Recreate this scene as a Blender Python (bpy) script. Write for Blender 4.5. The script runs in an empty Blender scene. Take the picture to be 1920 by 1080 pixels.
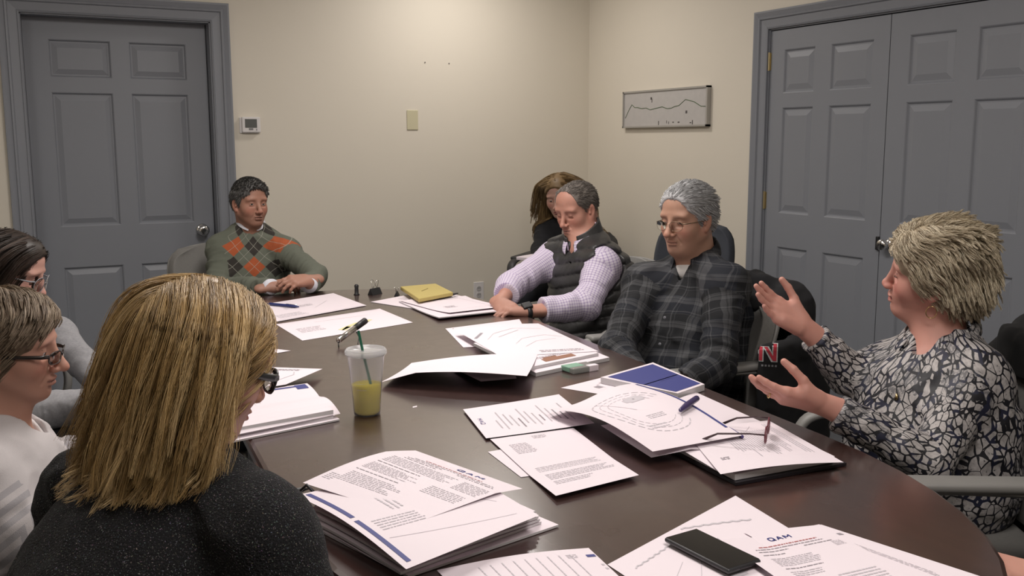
import bpy, math, random
import numpy as np
from mathutils import Vector, Matrix
COL = bpy.context.scene.collection
PI = math.pi
def V(*a): return np.array(a, dtype=float)
def nz(v):
    v = np.asarray(v, float); return v/(np.linalg.norm(v)+1e-12)
def lerp(a, b, t): return np.asarray(a, float)*(1-t)+np.asarray(b, float)*t
# ------------------------------------------------------------------ scene objects
def tag(o, label=None, cat=None, group=None, kind=None):
    if label: o['label'] = label
    if cat: o['category'] = cat
    if group: o['group'] = group
    if kind: o['kind'] = kind
    return o
def empty(name, loc=(0, 0, 0), rz=0.0, label=None, cat=None, group=None):
    o = bpy.data.objects.new(name, None); COL.objects.link(o)
    o.empty_display_size = .05
    o.location = loc; o.rotation_euler = (0, 0, rz)
    return tag(o, label, cat, group)
def link_mesh(name, v, f, mats, parent=None, mi=None, smooth=True, world=False):
    """one mesh object; world=True: coordinates are world ones and the (unrotated) parent chain's location is taken off"""
    v = np.asarray(v, float).reshape(-1, 3)
    if world and parent is not None:
        p = parent; off = np.zeros(3)
        while p is not None: off += np.array(p.location); p = p.parent
        v = v-off
    me = bpy.data.meshes.new(name)
    if isinstance(f, np.ndarray):
        n = len(f); k = f.shape[1]
        me.vertices.add(len(v)); me.vertices.foreach_set('co', v.astype(np.float32).ravel())
        me.loops.add(n*k); me.loops.foreach_set('vertex_index', f.astype(np.int32).ravel())
        me.polygons.add(n); me.polygons.foreach_set('loop_start', (np.arange(n)*k).astype(np.int32))
        me.polygons.foreach_set('loop_total', np.full(n, k, np.int32))
        me.update(calc_edges=True); me.validate()
    else:
        me.from_pydata(v.tolist(), [], [tuple(int(i) for i in q) for q in f])
    for m in (mats if isinstance(mats, (list, tuple)) else [mats]): me.materials.append(m)
    if mi is not None and len(mi) == len(me.polygons): me.polygons.foreach_set('material_index', np.asarray(mi, np.int32))
    me.polygons.foreach_set('use_smooth', np.full(len(me.polygons), bool(smooth)))
    me.update()
    o = bpy.data.objects.new(name, me); COL.objects.link(o)
    if parent is not None: o.parent = parent
    return o
def attr_corner(o, name, data):
    a = o.data.attributes.new(name, 'FLOAT_VECTOR', 'CORNER'); a.data.foreach_set('vector', np.asarray(data, np.float32).ravel())
def attr_point(o, name, data):
    a = o.data.attributes.new(name, 'FLOAT_VECTOR', 'POINT'); a.data.foreach_set('vector', np.asarray(data, np.float32).ravel())
def copy_tree(o, parent=None):
    c = o.copy(); COL.objects.link(c); c.parent = parent
    for ch in list(o.children): copy_tree(ch, c)
    return c
def bevel(o, w, seg=2):
    m = o.modifiers.new('bevel', 'BEVEL'); m.width = w; m.segments = seg; m.limit_method = 'ANGLE'; m.angle_limit = math.radians(35)
    return o
def subsurf(o, n=1):
    m = o.modifiers.new('sub', 'SUBSURF'); m.levels = n; m.render_levels = n; return o
class MB:
    def __init__(s): s.v = []; s.f = []; s.mi = []; s.m = 0
    def add(s, vs, fs):
        b = len(s.v); s.v.extend([tuple(map(float, p)) for p in vs]); s.f.extend([tuple(b+i for i in q) for q in fs]); s.mi.extend([s.m]*len(fs)); return s
    def box(s, lo, hi):
        x0, y0, z0 = lo; x1, y1, z1 = hi
        return s.add([(x0,y0,z0),(x1,y0,z0),(x1,y1,z0),(x0,y1,z0),(x0,y0,z1),(x1,y0,z1),(x1,y1,z1),(x0,y1,z1)],
              [(0,3,2,1),(4,5,6,7),(0,1,5,4),(1,2,6,5),(2,3,7,6),(3,0,4,7)])
    def tube(s, pts, rad, n=8, closed=False, flat=None, cap=True):
        P = [np.asarray(p, float) for p in pts]; m = len(P)
        if not hasattr(rad, '__len__'): rad = [rad]*m
        vs = []; up = None
        for i in range(m):
            a = P[(i-1) % m] if (closed or i > 0) else P[i]; b = P[(i+1) % m] if (closed or i < m-1) else P[i]
            t = nz(b-a)
            if up is None:
                up = V(0, 0, 1) if abs(t[2]) < .9 else V(1, 0, 0)
                if flat is not None: up = np.asarray(flat[0], float)
            if flat is not None and len(flat) > 2: up = np.asarray(flat[0], float)
            e1 = nz(up-t*(up@t)); e2 = np.cross(t, e1); up = e1
            k = flat[1] if flat is not None else 1
            for j in range(n):
                an = 2*PI*j/n; vs.append(P[i]+rad[i]*(math.cos(an)*e1*k+math.sin(an)*e2))
        fs = []
        for i in range(m if closed else m-1):
            for j in range(n):
                a = i*n+j; b = i*n+(j+1) % n; c = ((i+1) % m)*n+(j+1) % n; d = ((i+1) % m)*n+j
                fs.append((a, b, c, d))
        if cap and not closed: fs.append(tuple(range(n))[::-1]); fs.append(tuple((m-1)*n+j for j in range(n)))
        return s.add(vs, fs)
    def lathe(s, prof, c=(0, 0, 0), n=32, axis='z'):
        vs = []; fs = []; m = len(prof)
        for (r, z) in prof:
            for j in range(n):
                a = 2*PI*j/n; x, y = r*math.cos(a), r*math.sin(a)
                if axis == 'z': vs.append((c[0]+x, c[1]+y, c[2]+z))
                elif axis == 'y': vs.append((c[0]+x, c[1]+z, c[2]-y))
                else: vs.append((c[0]+z, c[1]+x, c[2]+y))
        for i in range(m-1):
            for j in range(n): fs.append((i*n+j, i*n+(j+1) % n, (i+1)*n+(j+1) % n, (i+1)*n+j))
        fs.append(tuple(range(n))[::-1]); fs.append(tuple((m-1)*n+j for j in range(n)))
        return s.add(vs, fs)
    def grid(s, fn, nu, nv, thick=0.0):
        vs = [fn(i/nu, j/nv) for i in range(nu+1) for j in range(nv+1)]
        fs = [(i*(nv+1)+j, (i+1)*(nv+1)+j, (i+1)*(nv+1)+j+1, i*(nv+1)+j+1) for i in range(nu) for j in range(nv)]
        return s.add(vs, fs)
    def build(s, name, mats, parent=None, smooth=False, world=False):
        return link_mesh(name, s.v, s.f, mats, parent, s.mi, smooth, world)
def box_obj(name, lo, hi, mat, parent=None, bev=0, world=False):
    o = MB().box(lo, hi).build(name, mat, parent, world=world)
    if bev: bevel(o, bev)
    return o
def solidify(o, t, off=0):
    m = o.modifiers.new('solid', 'SOLIDIFY'); m.thickness = t; m.offset = off; return o
# ------------------------------------------------------------------ node expressions
class X:
    nt = None
    def __init__(s, k): s.k = k
    @staticmethod
    def put(sock, v):
        if isinstance(v, X): X.nt.links.new(v.k, sock)
        elif v is not None: sock.default_value = v
    @staticmethod
    def m(op, a, b=None, c=None):
        n = X.nt.nodes.new('ShaderNodeMath'); n.operation = op
        for i, q in enumerate((a, b, c)):
            if q is not None: X.put(n.inputs[i], q)
        return X(n.outputs[0])
    def __add__(s, o): return X.m('ADD', s, o)
    __radd__ = __add__
    def __sub__(s, o): return X.m('SUBTRACT', s, o)
    def __rsub__(s, o): return X.m('SUBTRACT', o, s)
    def __mul__(s, o): return X.m('MULTIPLY', s, o)
    __rmul__ = __mul__
    def __truediv__(s, o): return X.m('DIVIDE', s, o)
    def lt(s, o): return X.m('LESS_THAN', s, o)
    def gt(s, o): return X.m('GREATER_THAN', s, o)
    def abs(s): return X.m('ABSOLUTE', s)
    def sin(s): return X.m('SINE', s)
    def fl(s): return X.m('FLOOR', s)
    def fr(s): return s-s.fl()
    def mod(s, o): return X.m('FLOORED_MODULO', s, o)
    def mn(s, o): return X.m('MINIMUM', s, o)
    def mx(s, o): return X.m('MAXIMUM', s, o)
    def clamp(s):
        r = X.m('ADD', s, 0.0); r.k.node.use_clamp = True; return r
def xyz(v):
    n = X.nt.nodes.new('ShaderNodeSeparateXYZ'); X.put(n.inputs[0], v); return X(n.outputs[0]), X(n.outputs[1]), X(n.outputs[2])
def vec(x, y, z=0.0):
    n = X.nt.nodes.new('ShaderNodeCombineXYZ')
    for i, q in enumerate((x, y, z)): X.put(n.inputs[i], q)
    return X(n.outputs[0])
def coord(kind='Object'):
    n = X.nt.nodes.new('ShaderNodeTexCoord'); return X(n.outputs[kind])
def attr(name):
    n = X.nt.nodes.new('ShaderNodeAttribute'); n.attribute_name = name; return X(n.outputs['Vector'])
def noise(v, scale=5, detail=3, rough=.5, dist=0, out=0):
    n = X.nt.nodes.new('ShaderNodeTexNoise'); X.put(n.inputs['Vector'], v); n.inputs['Scale'].default_value = scale
    n.inputs['Detail'].default_value = detail; n.inputs['Roughness'].default_value = rough; n.inputs['Distortion'].default_value = dist
    return X(n.outputs[out])
def voro(v, scale=5, feature='F1', out='Distance', rnd=1.0):
    n = X.nt.nodes.new('ShaderNodeTexVoronoi'); n.feature = feature; X.put(n.inputs['Vector'], v); n.inputs['Scale'].default_value = scale
    n.inputs['Randomness'].default_value = rnd
    return X(n.outputs[out])
def ramp(x, *stops):
    n = X.nt.nodes.new('ShaderNodeValToRGB'); X.put(n.inputs[0], x); r = n.color_ramp
    while len(r.elements) < len(stops): r.elements.new(.5)
    for e, (p, c) in zip(r.elements, stops):
        e.position = p; e.color = (*c, 1) if hasattr(c, '__len__') else (c, c, c, 1)
    return X(n.outputs[0])
def col(c): return (*c, 1.0) if len(c) == 3 else c
def mix(f, a, b):
    n = X.nt.nodes.new('ShaderNodeMix'); n.data_type = 'RGBA'
    X.put(n.inputs[0], f)
    X.put(n.inputs[6], a if isinstance(a, X) else col(a)); X.put(n.inputs[7], b if isinstance(b, X) else col(b))
    return X(n.outputs[2])
def mapr(x, a, b, c=0.0, d=1.0):
    n = X.nt.nodes.new('ShaderNodeMapRange'); X.put(n.inputs[0], x)
    for i, q in enumerate((a, b, c, d)): n.inputs[i+1].default_value = q
    return X(n.outputs[0])
def bumpn(h, strength=.3, dist=.002):
    n = X.nt.nodes.new('ShaderNodeBump'); X.put(n.inputs['Height'], h); n.inputs['Strength'].default_value = strength; n.inputs['Distance'].default_value = dist
    return X(n.outputs[0])
def mat(name, base=(.5, .5, .5), rough=.6, metal=0, bump=None, fn=None, **kw):
    """fn() -> dict of Principled inputs, built inside this material's tree"""
    m = bpy.data.materials.new(name); m.use_nodes = True; nt = m.node_tree; X.nt = nt
    p = nt.nodes.get('Principled BSDF')
    if not hasattr(base, 'k'): p.inputs['Base Color'].default_value = col(base)
    p.inputs['Roughness'].default_value = rough; p.inputs['Metallic'].default_value = metal
    for k, v in kw.items(): p.inputs[k.replace('_', ' ')].default_value = v
    if fn:
        for k, v in fn().items(): X.put(p.inputs[k], v)
    return m
def srgb(r, g, b):
    f = lambda c: (c/255/12.92) if c/255 <= .04045 else ((c/255+.055)/1.055)**2.4
    return (f(r), f(g), f(b))
def noisy(base, amt=.08, scale=8, rough=.6, bs=None, bstr=.2, bd=.001, **kw):
    def fn():
        c = coord(); n = noise(c, scale, 4)
        d = {'Base Color': mix(n, tuple(q*(1-amt) for q in base), tuple(min(1, q*(1+amt)) for q in base))}
        if bs: d['Normal'] = bumpn(noise(c, bs, 4), bstr, bd)
        return d
    return lambda name: mat(name, base, rough, fn=fn, **kw)
# ------------------------------------------------------------------ implicit surfaces
class Fld:
    def __init__(s, far=.07): s.p = []; s.far = far; s.post = None
    def clone(s):
        q = Fld(s.far); q.p = list(s.p); q.post = s.post; return q
    def cone(s, a, b, ra, rb, k=.02, flat=None, sub=False, g=0):
        a = np.asarray(a, float); b = np.asarray(b, float)
        nn, sc = (np.asarray(flat[0], float), flat[1]) if flat is not None else (None, 1)
        if nn is not None: nn = nz(nn)
        ab = b-a
        if nn is not None: ab = ab+nn*(ab@nn)*(1/sc-1)
        L2 = ab@ab+1e-12
        def fn(x, y, z, a=a, ab=ab, nn=nn, sc=sc):
            qx, qy, qz = x-a[0], y-a[1], z-a[2]
            if nn is not None:
                d = (qx*nn[0]+qy*nn[1]+qz*nn[2])*(1/sc-1); qx = qx+d*nn[0]; qy = qy+d*nn[1]; qz = qz+d*nn[2]
            t = np.clip((qx*ab[0]+qy*ab[1]+qz*ab[2])/L2, 0, 1)
            return np.sqrt((qx-t*ab[0])**2+(qy-t*ab[1])**2+(qz-t*ab[2])**2)-(ra+(rb-ra)*t)
        r = max(ra, rb)*max(1, sc)
        s.p.append((fn, np.minimum(a, b)-r, np.maximum(a, b)+r, k, sub, g)); return s
    def ell(s, c, r, M=None, k=.02, sub=False, g=0):
        c = np.asarray(c, float); r = np.asarray(r, float)*np.ones(3); M = np.eye(3) if M is None else np.asarray(M, float)
        ext = np.sqrt(((M*r)**2).sum(1))
        def fn(x, y, z):
            qx, qy, qz = x-c[0], y-c[1], z-c[2]
            u = (qx*M[0, 0]+qy*M[1, 0]+qz*M[2, 0]); v = (qx*M[0, 1]+qy*M[1, 1]+qz*M[2, 1]); w = (qx*M[0, 2]+qy*M[1, 2]+qz*M[2, 2])
            k0 = np.sqrt((u/r[0])**2+(v/r[1])**2+(w/r[2])**2)+1e-9; k1 = np.sqrt((u/r[0]**2)**2+(v/r[1]**2)**2+(w/r[2]**2)**2)+1e-9
            return k0*(k0-1)/k1
        s.p.append((fn, c-ext, c+ext, k, sub, g)); return s
    def box(s, c, h, M=None, rd=.005, k=.01, sub=False, g=0):
        c = np.asarray(c, float); h = np.asarray(h, float); M = np.eye(3) if M is None else np.asarray(M, float)
        ext = (np.abs(M)*h).sum(1)
        def fn(x, y, z):
            qx, qy, qz = x-c[0], y-c[1], z-c[2]; q = []
            for i in range(3): q.append(np.abs(qx*M[0, i]+qy*M[1, i]+qz*M[2, i])-h[i]+rd)
            return np.sqrt(np.maximum(q[0], 0)**2+np.maximum(q[1], 0)**2+np.maximum(q[2], 0)**2)+np.minimum(np.maximum(np.maximum(q[0], q[1]), q[2]), 0)-rd
        s.p.append((fn, c-ext, c+ext, k, sub, g)); return s
    def ev(s, P):
        """field at points (N,3)"""
        x, y, z = P[:, 0], P[:, 1], P[:, 2]; d = np.full(len(P), s.far)
        for fn, lo, hi, k, sub, g in s.p:
            e = fn(x, y, z); d = smin(d, e, k) if not sub else -smin(-d, e, k)
        return d
    def bounds(s):
        lo = np.min([q[1] for q in s.p if not q[4]], 0); hi = np.max([q[2] for q in s.p if not q[4]], 0); return lo, hi
    def group_of(s, P):
        best = np.full(len(P), 1e9); gi = np.zeros(len(P), int)
        for fn, lo, hi, k, sub, g in s.p:
            if sub: continue
            e = fn(P[:, 0], P[:, 1], P[:, 2])+(.012 if 0 < g < 5 else 0); m = e < best; best[m] = e[m]; gi[m] = g
        return gi
    def mesh(s, h=.006, lo=None, hi=None, pad=.02):
        l, u = s.bounds(); lo = l-pad if lo is None else np.maximum(np.asarray(lo, float), l-pad); hi = u+pad if hi is None else np.minimum(np.asarray(hi, float), u+pad)
        ax = [np.arange(lo[i], hi[i]+h, h) for i in range(3)]; n = [len(a) for a in ax]
        D = np.full(n, s.far, np.float32)
        for fn, l, u, k, sub, g in s.p:
            mg = k+.03 if not sub else k+.012
            sl = []; 
            for i in range(3):
                a = int(max(0, np.floor((l[i]-mg-lo[i])/h))); b = int(min(n[i], np.ceil((u[i]+mg-lo[i])/h)+1)); sl.append((a, b))
            if any(b <= a for a, b in sl): continue
            xs = ax[0][sl[0][0]:sl[0][1]].astype(np.float32)[:, None, None]; ys = ax[1][sl[1][0]:sl[1][1]].astype(np.float32)[None, :, None]; zs = ax[2][sl[2][0]:sl[2][1]].astype(np.float32)[None, None, :]
            e = fn(xs, ys, zs).astype(np.float32); v = D[sl[0][0]:sl[0][1], sl[1][0]:sl[1][1], sl[2][0]:sl[2][1]]
            v[...] = smin(v, e, k) if not sub else -smin(-v, e, k)
        if s.post is not None:
            m = np.abs(D) < .03; I = np.nonzero(m); P = np.stack([ax[i][I[i]] for i in range(3)], 1)
            D[m] += s.post(P).astype(np.float32)
        return snets(D, ax)
def smin(a, b, k):
    h = np.clip(.5+.5*(b-a)/k, 0, 1); return b+(a-b)*h-k*h*(1-h)
def snets(D, ax):
    S = D < 0; n = D.shape
    c = S[:-1, :-1, :-1].astype(np.int8)
    for dx in (0, 1):
        for dy in (0, 1):
            for dz in (0, 1):
                if dx+dy+dz: c = c+S[dx:n[0]-1+dx, dy:n[1]-1+dy, dz:n[2]-1+dz]
    act = (c > 0) & (c < 8); I, J, K = np.nonzero(act); idx = np.full(act.shape, -1, np.int32); idx[I, J, K] = np.arange(len(I))
    acc = np.zeros((len(I), 3)); cnt = np.zeros(len(I)); cor = [(a, b, d) for a in (0, 1) for b in (0, 1) for d in (0, 1)]
    val = {q: D[I+q[0], J+q[1], K+q[2]] for q in cor}
    for q in cor:
        for a in range(3):
            if q[a] == 0:
                r = list(q); r[a] = 1; r = tuple(r); v0 = val[q]; v1 = val[r]; m = (v0 < 0) != (v1 < 0)
                t = np.zeros(len(I)); t[m] = v0[m]/(v0[m]-v1[m])
                p = np.stack([np.full(len(I), q[0], float), np.full(len(I), q[1], float), np.full(len(I), q[2], float)], 1); p[:, a] += t
                acc[m] += p[m]; cnt[m] += 1
    acc /= np.maximum(cnt, 1)[:, None]
    h = [a[1]-a[0] for a in ax]
    P = np.stack([ax[0][I]+acc[:, 0]*h[0], ax[1][J]+acc[:, 1]*h[1], ax[2][K]+acc[:, 2]*h[2]], 1)
    F = []
    for a in range(3):
        b, d = (a+1) % 3, (a+2) % 3
        s0 = [slice(None)]*3; s1 = [slice(None)]*3; s0[a] = slice(0, n[a]-1); s1[a] = slice(1, n[a])
        for q in (b, d): s0[q] = slice(1, n[q]-1); s1[q] = slice(1, n[q]-1)
        A = S[tuple(s0)]; B = S[tuple(s1)]; ch = A != B; E = np.nonzero(ch); sg = A[E]
        g = [e.copy() for e in E]; g[b] += 1; g[d] += 1
        def cell(db, dd):
            q = [e.copy() for e in g]; q[b] -= db; q[d] -= dd; return idx[q[0], q[1], q[2]]
        f = np.stack([cell(1, 1), cell(0, 1), cell(0, 0), cell(1, 0)], 1); f[~sg] = f[~sg][:, ::-1]; F.append(f)
    F = np.concatenate(F); return P, F[(F >= 0).all(1)]
def merge(parts):
    vs = []; fs = []; b = 0
    for v, f in parts: vs.append(v); fs.append(f+b); b += len(v)
    return np.concatenate(vs), np.concatenate(fs)
_rs = np.random.RandomState(7); _L = _rs.rand(64, 64, 64).astype(np.float32)
def vnoise(P, sc=10.0, seed=0):
    Q = P*sc+seed*17.31+500; I = np.floor(Q).astype(int); F = Q-I; F = F*F*(3-2*F); r = 0
    for a in (0, 1):
        for b in (0, 1):
            for c in (0, 1):
                w = (F[:, 0] if a else 1-F[:, 0])*(F[:, 1] if b else 1-F[:, 1])*(F[:, 2] if c else 1-F[:, 2])
                r = r+w*_L[(I[:, 0]+a) % 64, (I[:, 1]+b) % 64, (I[:, 2]+c) % 64]
    return r
def ridged(P, sc, seed): return 1-np.abs(2*vnoise(P, sc, seed)-1)
def frame(fwd, up=(0, 0, 1)):
    """3x3 with columns right, forward, up"""
    f = nz(fwd); r = nz(np.cross(f, up)); u = np.cross(r, f); return np.stack([r, f, u], 1)
def rot(axis, a):
    return np.array(Matrix.Rotation(a, 3, Vector(axis)))
# ------------------------------------------------------------------ the room
def wall_mat(name, base):
    def fn():
        c = coord(); return {'Base Color': mix(noise(c, 1.3, 3), tuple(q*.97 for q in base), tuple(q*1.02 for q in base)), 'Normal': bumpn(noise(c, 170, 3, .6), .12, .0015)}
    return mat(name, base, .62, fn=fn)
M_WALL = wall_mat('cream wall paint', (.73, .675, .575))
M_CEIL = noisy((.78, .77, .74), .03, 4, .9, 60, .3, .003)('white ceiling')
def fn_floor():
    c = coord(); n = noise(c, 3, 4); return {'Base Color': mix(n, (.10, .105, .115), (.16, .165, .175)), 'Normal': bumpn(noise(c, 400, 2), .6, .004)}
M_FLOOR = mat('grey blue carpet', (.13, .13, .14), .95, fn=fn_floor)
M_DOOR = noisy((.235, .247, .275), .03, 3, .45, 45, .12, .0012)('blue grey satin door paint')
M_BRASS = mat('aged brass', (.62, .52, .30), .35, 1)
M_CHROME = mat('polished chrome', (.78, .77, .75), .18, 1)
M_DARK = mat('black plastic', (.015, .015, .017), .45)
M_OFFW = mat('off white plastic', (.74, .71, .70), .45)
XR, YB, XL, YF, HC = 3.468, 5.572, -2.3, -1.9, 2.62
def struct(name, lo, hi, m, bev=0):
    o = box_obj(name, lo, hi, m, bev=bev); o['kind'] = 'structure'; return o
struct('floor', (XL-.12, YF-.12, -.1), (XR+.12, YB+.12, 0), M_FLOOR)
struct('ceiling', (XL-.12, YF-.12, HC), (XR+.12, YB+.12, HC+.1), M_CEIL)
struct('wall_left', (XL-.12, YF-.12, 0), (XL, YB+.12, HC), M_WALL)
struct('wall_front', (XL, YF-.12, 0), (XR, YF, HC), M_WALL)
# back wall with the door opening, right wall with the double door opening
DX0, DX1, DT = .128, 1.053, 2.035
def wall_with_hole(name, a0, a1, h0, h1, top, put):
    mb = MB()
    for (p, q, z0, z1) in ((a0, h0, 0, HC), (h1, a1, 0, HC), (h0, h1, top, HC)): mb.box(*put(p, q, z0, z1))
    o = mb.build(name, M_WALL); o['kind'] = 'structure'; return o
wall_with_hole('wall_back', XL, XR, DX0, DX1, DT, lambda p, q, z0, z1: ((p, YB, z0), (q, YB+.12, z1)))
RY1, RY0, RT = 3.862, 2.345, 1.945
wall_with_hole('wall_right', YF, YB+.12, RY0, RY1, RT, lambda p, q, z0, z1: ((XR, p, z0), (XR+.12, q, z1)))
def six_panel(mb, w, h, t, cols, rows, dp=.011):
    """a panelled slab in the x-z plane, front face at y=0 towards -y; cols/rows = (lo, hi) of the sunk panels"""
    xs = sorted({0, w}|{c for q in cols for c in q}); zs = sorted({0, h}|{c for q in rows for c in q})
    for i in range(len(xs)-1):
        for j in range(len(zs)-1):
            x0, x1, z0, z1 = xs[i], xs[i+1], zs[j], zs[j+1]
            if (x0, x1) in cols and (z0, z1) in rows:
                def ring(a, y, b, y2):
                    A = [(x0+a, y, z0+a), (x1-a, y, z0+a), (x1-a, y, z1-a), (x0+a, y, z1-a)]; B = [(x0+b, y2, z0+b), (x1-b, y2, z0+b), (x1-b, y2, z1-b), (x0+b, y2, z1-b)]
                    mb.add(A+B, [(k, (k+1) % 4, 4+(k+1) % 4, 4+k) for k in range(4)])
                ring(0, 0, .004, .002); ring(.004, .002, .010, dp); ring(.010, dp, .016, dp); ring(.016, dp, .042, .003)
                b = .042; mb.add([(x0+b, .003, z0+b), (x1-b, .003, z0+b), (x1-b, .003, z1-b), (x0+b, .003, z1-b)], [(0, 1, 2, 3)])
            else: mb.add([(x0, 0, z0), (x1, 0, z0), (x1, 0, z1), (x0, 0, z1)], [(0, 1, 2, 3)])
    mb.add([(0, 0, 0), (w, 0, 0), (w, t, 0), (0, t, 0), (0, 0, h), (w, 0, h), (w, t, h), (0, t, h)], [(0, 1, 2, 3)[::-1], (4, 5, 6, 7), (0, 3, 7, 4), (1, 5, 6, 2), (3, 2, 6, 7)])
def knob_lathe(prof, mat_, parent, name, c, axis='y', sg=-1):
    mb = MB(); mb.lathe([(r, sg*z) for r, z in prof], c, 28, axis); return mb.build(name, mat_, parent, smooth=True)
# left door (back wall), facing -y
d1 = empty('door_1', (DX0+.010, YB+.095, 0)); d1['kind'] = 'structure'
mb = MB(); six_panel(mb, .905, 2.028, .04, [(.115, .415), (.505, .800)], [(.20, .732), (.949, 1.650), (1.727, 1.920)])
mb.build('door_slab', M_DOOR, d1)
kn = knob_lathe([(.033, 0), (.034, .004), (.026, .010), (.012, .014), (.012, .034), (.024, .042), (.031, .056), (.029, .068), (.018, .074), (.0, .0745)], M_CHROME, d1, 'door_handle', (.838, 0, .905))
MB().lathe([(.008, -.0746), (.008, -.0752), (.0, -.0752)], (.838, 0, .905), 16, 'y').build('keyhole', M_DARK, kn)
# casing around left door: stepped moulding, jamb lining
def casing(name, segs, prof, m):
    """mitred profile; segs: path of the inner edge as points with (outward normal), prof: list of (outward, proud)"""
    vs = []; n = len(prof)
    for (p, o, q) in segs:
        for (a, b) in prof: vs.append(np.asarray(p)+np.asarray(o)*a+np.asarray(q)*b)
    fs = [(i*n+j, (i+1)*n+j, (i+1)*n+j+1, i*n+j+1) for i in range(len(segs)-1) for j in range(n-1)]
    o = link_mesh(name, vs, fs, m, smooth=False); o['kind'] = 'structure'; return o
PROF = [(0, -.001), (0, .014), (.008, .018), (.012, .014), (.050, .018), (.055, .026), (.064, .028), (.068, .022), (.090, .030), (.098, .030), (.100, .024), (.100, -.001)]
q = (0, -1, 0)
casing('trim_1', [((DX0, YB, 0), (-1, 0, 0), q), ((DX0, YB, DT), (-1, 0, 1), q), ((DX1, YB, DT), (1, 0, 1), q), ((DX1, YB, 0), (1, 0, 0), q)], PROF, M_DOOR)
mb = MB(); mb.box((DX0-.012, YB-.001, 0), (DX0+.006, YB+.12, DT)); mb.box((DX1-.006, YB-.001, 0), (DX1+.012, YB+.12, DT)); mb.box((DX0, YB-.001, DT-.006), (DX1, YB+.12, DT+.012))
mb.box((DX0-.3, YB+.14, 0), (DX1+.3, YB+.15, DT+.2))
o = mb.build('trim_2', M_DOOR); o['kind'] = 'structure'
# closet double doors (right wall), facing -x : local x runs along -y
LW = .748
for i, y0 in enumerate((3.854, 3.854-LW-.004)):
    d = empty('door_%d' % (i+2), (XR+.004, y0, .006), -PI/2); d['kind'] = 'structure'
    mb = MB(); six_panel(mb, LW, 1.928, .035, [(.095, .305), (.405, .660)] if i == 0 else [(.10, .335), (.435, .66)], [(.15, .855), (1.025, 1.550), (1.62, 1.832)], .009)
    mb.build('door_slab', M_DOOR, d)
    if i == 1:
        knob_lathe([(.024, 0), (.025, .004), (.018, .009), (.009, .012), (.009, .024), (.018, .030), (.025, .040), (.026, .050), (.020, .058), (.0, .060)], M_CHROME, d, 'door_handle', (.052, 0, .93))
    else:
        box_obj('latch', (LW-.012, -.012, .90), (LW+.004, 0, .96), M_DARK, d, .002)
        for z in (.18, 1.085, 1.78):
            hb = MB(); hb.box((-.012, -.003, z-.042), (.006, .001, z+.042)); hb.tube([(-.003, -.007, z-.045), (-.003, -.007, z+.045)], .0055, 8); hb.build('hinge', M_BRASS, d, smooth=False)
q = (-1, 0, 0)
casing('trim_3', [((XR, RY1, 0), (0, 1, 0), q), ((XR, RY1, RT), (0, 1, 1), q), ((XR, RY0, RT), (0, -1, 1), q), ((XR, RY0, 0), (0, -1, 0), q)], [(a*.9, b) for a, b in PROF], M_DOOR)
mb = MB(); mb.box((XR-.001, RY1-.006, 0), (XR+.12, RY1+.012, RT)); mb.box((XR-.001, RY0-.012, 0), (XR+.12, RY0+.006, RT)); mb.box((XR-.001, RY0, RT-.006), (XR+.12, RY1, RT+.012)); mb.box((XR+.13, RY0-.3, 0), (XR+.14, RY1+.3, RT+.2))
o = mb.build('trim_4', M_DOOR); o['kind'] = 'structure'
M_BASE = M_DOOR
for nm, lo, hi in (('baseboard_back', (DX1+.10, YB-.014, 0), (XR, YB, .12)), ('baseboard_back', (XL, YB-.014, 0), (DX0-.10, YB, .12)), ('baseboard_right', (XR-.014, RY1+.09, 0), (XR, YB-.014, .12)),
                   ('baseboard_right', (XR-.014, YF, 0), (XR, RY0-.09, .12)), ('baseboard_left', (XL, YF, 0), (XL+.014, YB-.014, .12))):
    struct(nm, lo, hi, M_BASE, .004)
# wall fittings
t = empty('thermostat', (1.243, YB, 1.484), label='small white wall thermostat with grey screen beside the door frame', cat='thermostat')
box_obj('back_plate', (-.056, -.008, -.044), (.050, 0, .044), M_OFFW, t, .003)
box_obj('body', (-.046, -.028, -.040), (.056, -.006, .046), M_OFFW, t, .005)
box_obj('screen', (-.030, -.0292, -.014), (.036, -.0275, .034), mat('grey lcd', (.13, .135, .13), .2), t, .001)
MB().box((-.010, -.0295, -.026), (.014, -.028, -.016)).build('button', mat('grey button', (.2, .2, .2), .5), t)
MB().box((.030, -.0295, -.029), (.036, -.028, -.018)).build('button', mat('grey button', (.3, .3, .3), .5), t)
M_IVORY = mat('ivory plate', (.60, .555, .38), .4)
t = box_obj('blank_wall_plate', (2.182, YB-.006, 1.462), (2.254, YB, 1.580), M_IVORY, None, .003); tag(t, 'blank ivory electrical cover plate high on the back wall', 'wall plate')
t = empty('wall_outlet', (2.652, YB, .442), label='white duplex power outlet low on the back wall', cat='outlet')
box_obj('cover_plate', (-.036, -.006, -.062), (.036, 0, .062), M_OFFW, t, .003)
for z in (-.021, .021):
    s = MB().lathe([(.016, -.0085), (.0165, -.005)], (0, 0, z), 20, 'y').build('socket', mat('socket face', (.5, .48, .47), .4), t)
    for x in (-.006, .006): MB().box((x-.0012, -.0092, z-.002), (x+.0012, -.0084, z+.008)).build('slot', M_DARK, s)
for x, z in ((2.306, 1.864), (2.464, 1.863)):
    t = MB().lathe([(.0035, 0), (.0035, -.004), (.0, -.004)], (x, YB, z), 10, 'y').build('wall_anchor', mat('grey screw', (.12, .11, .10), .5)); tag(t, 'tiny dark screw hole in the back wall, %s of the pair' % ('left' if x < 2.4 else 'right'), 'screw')
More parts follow.
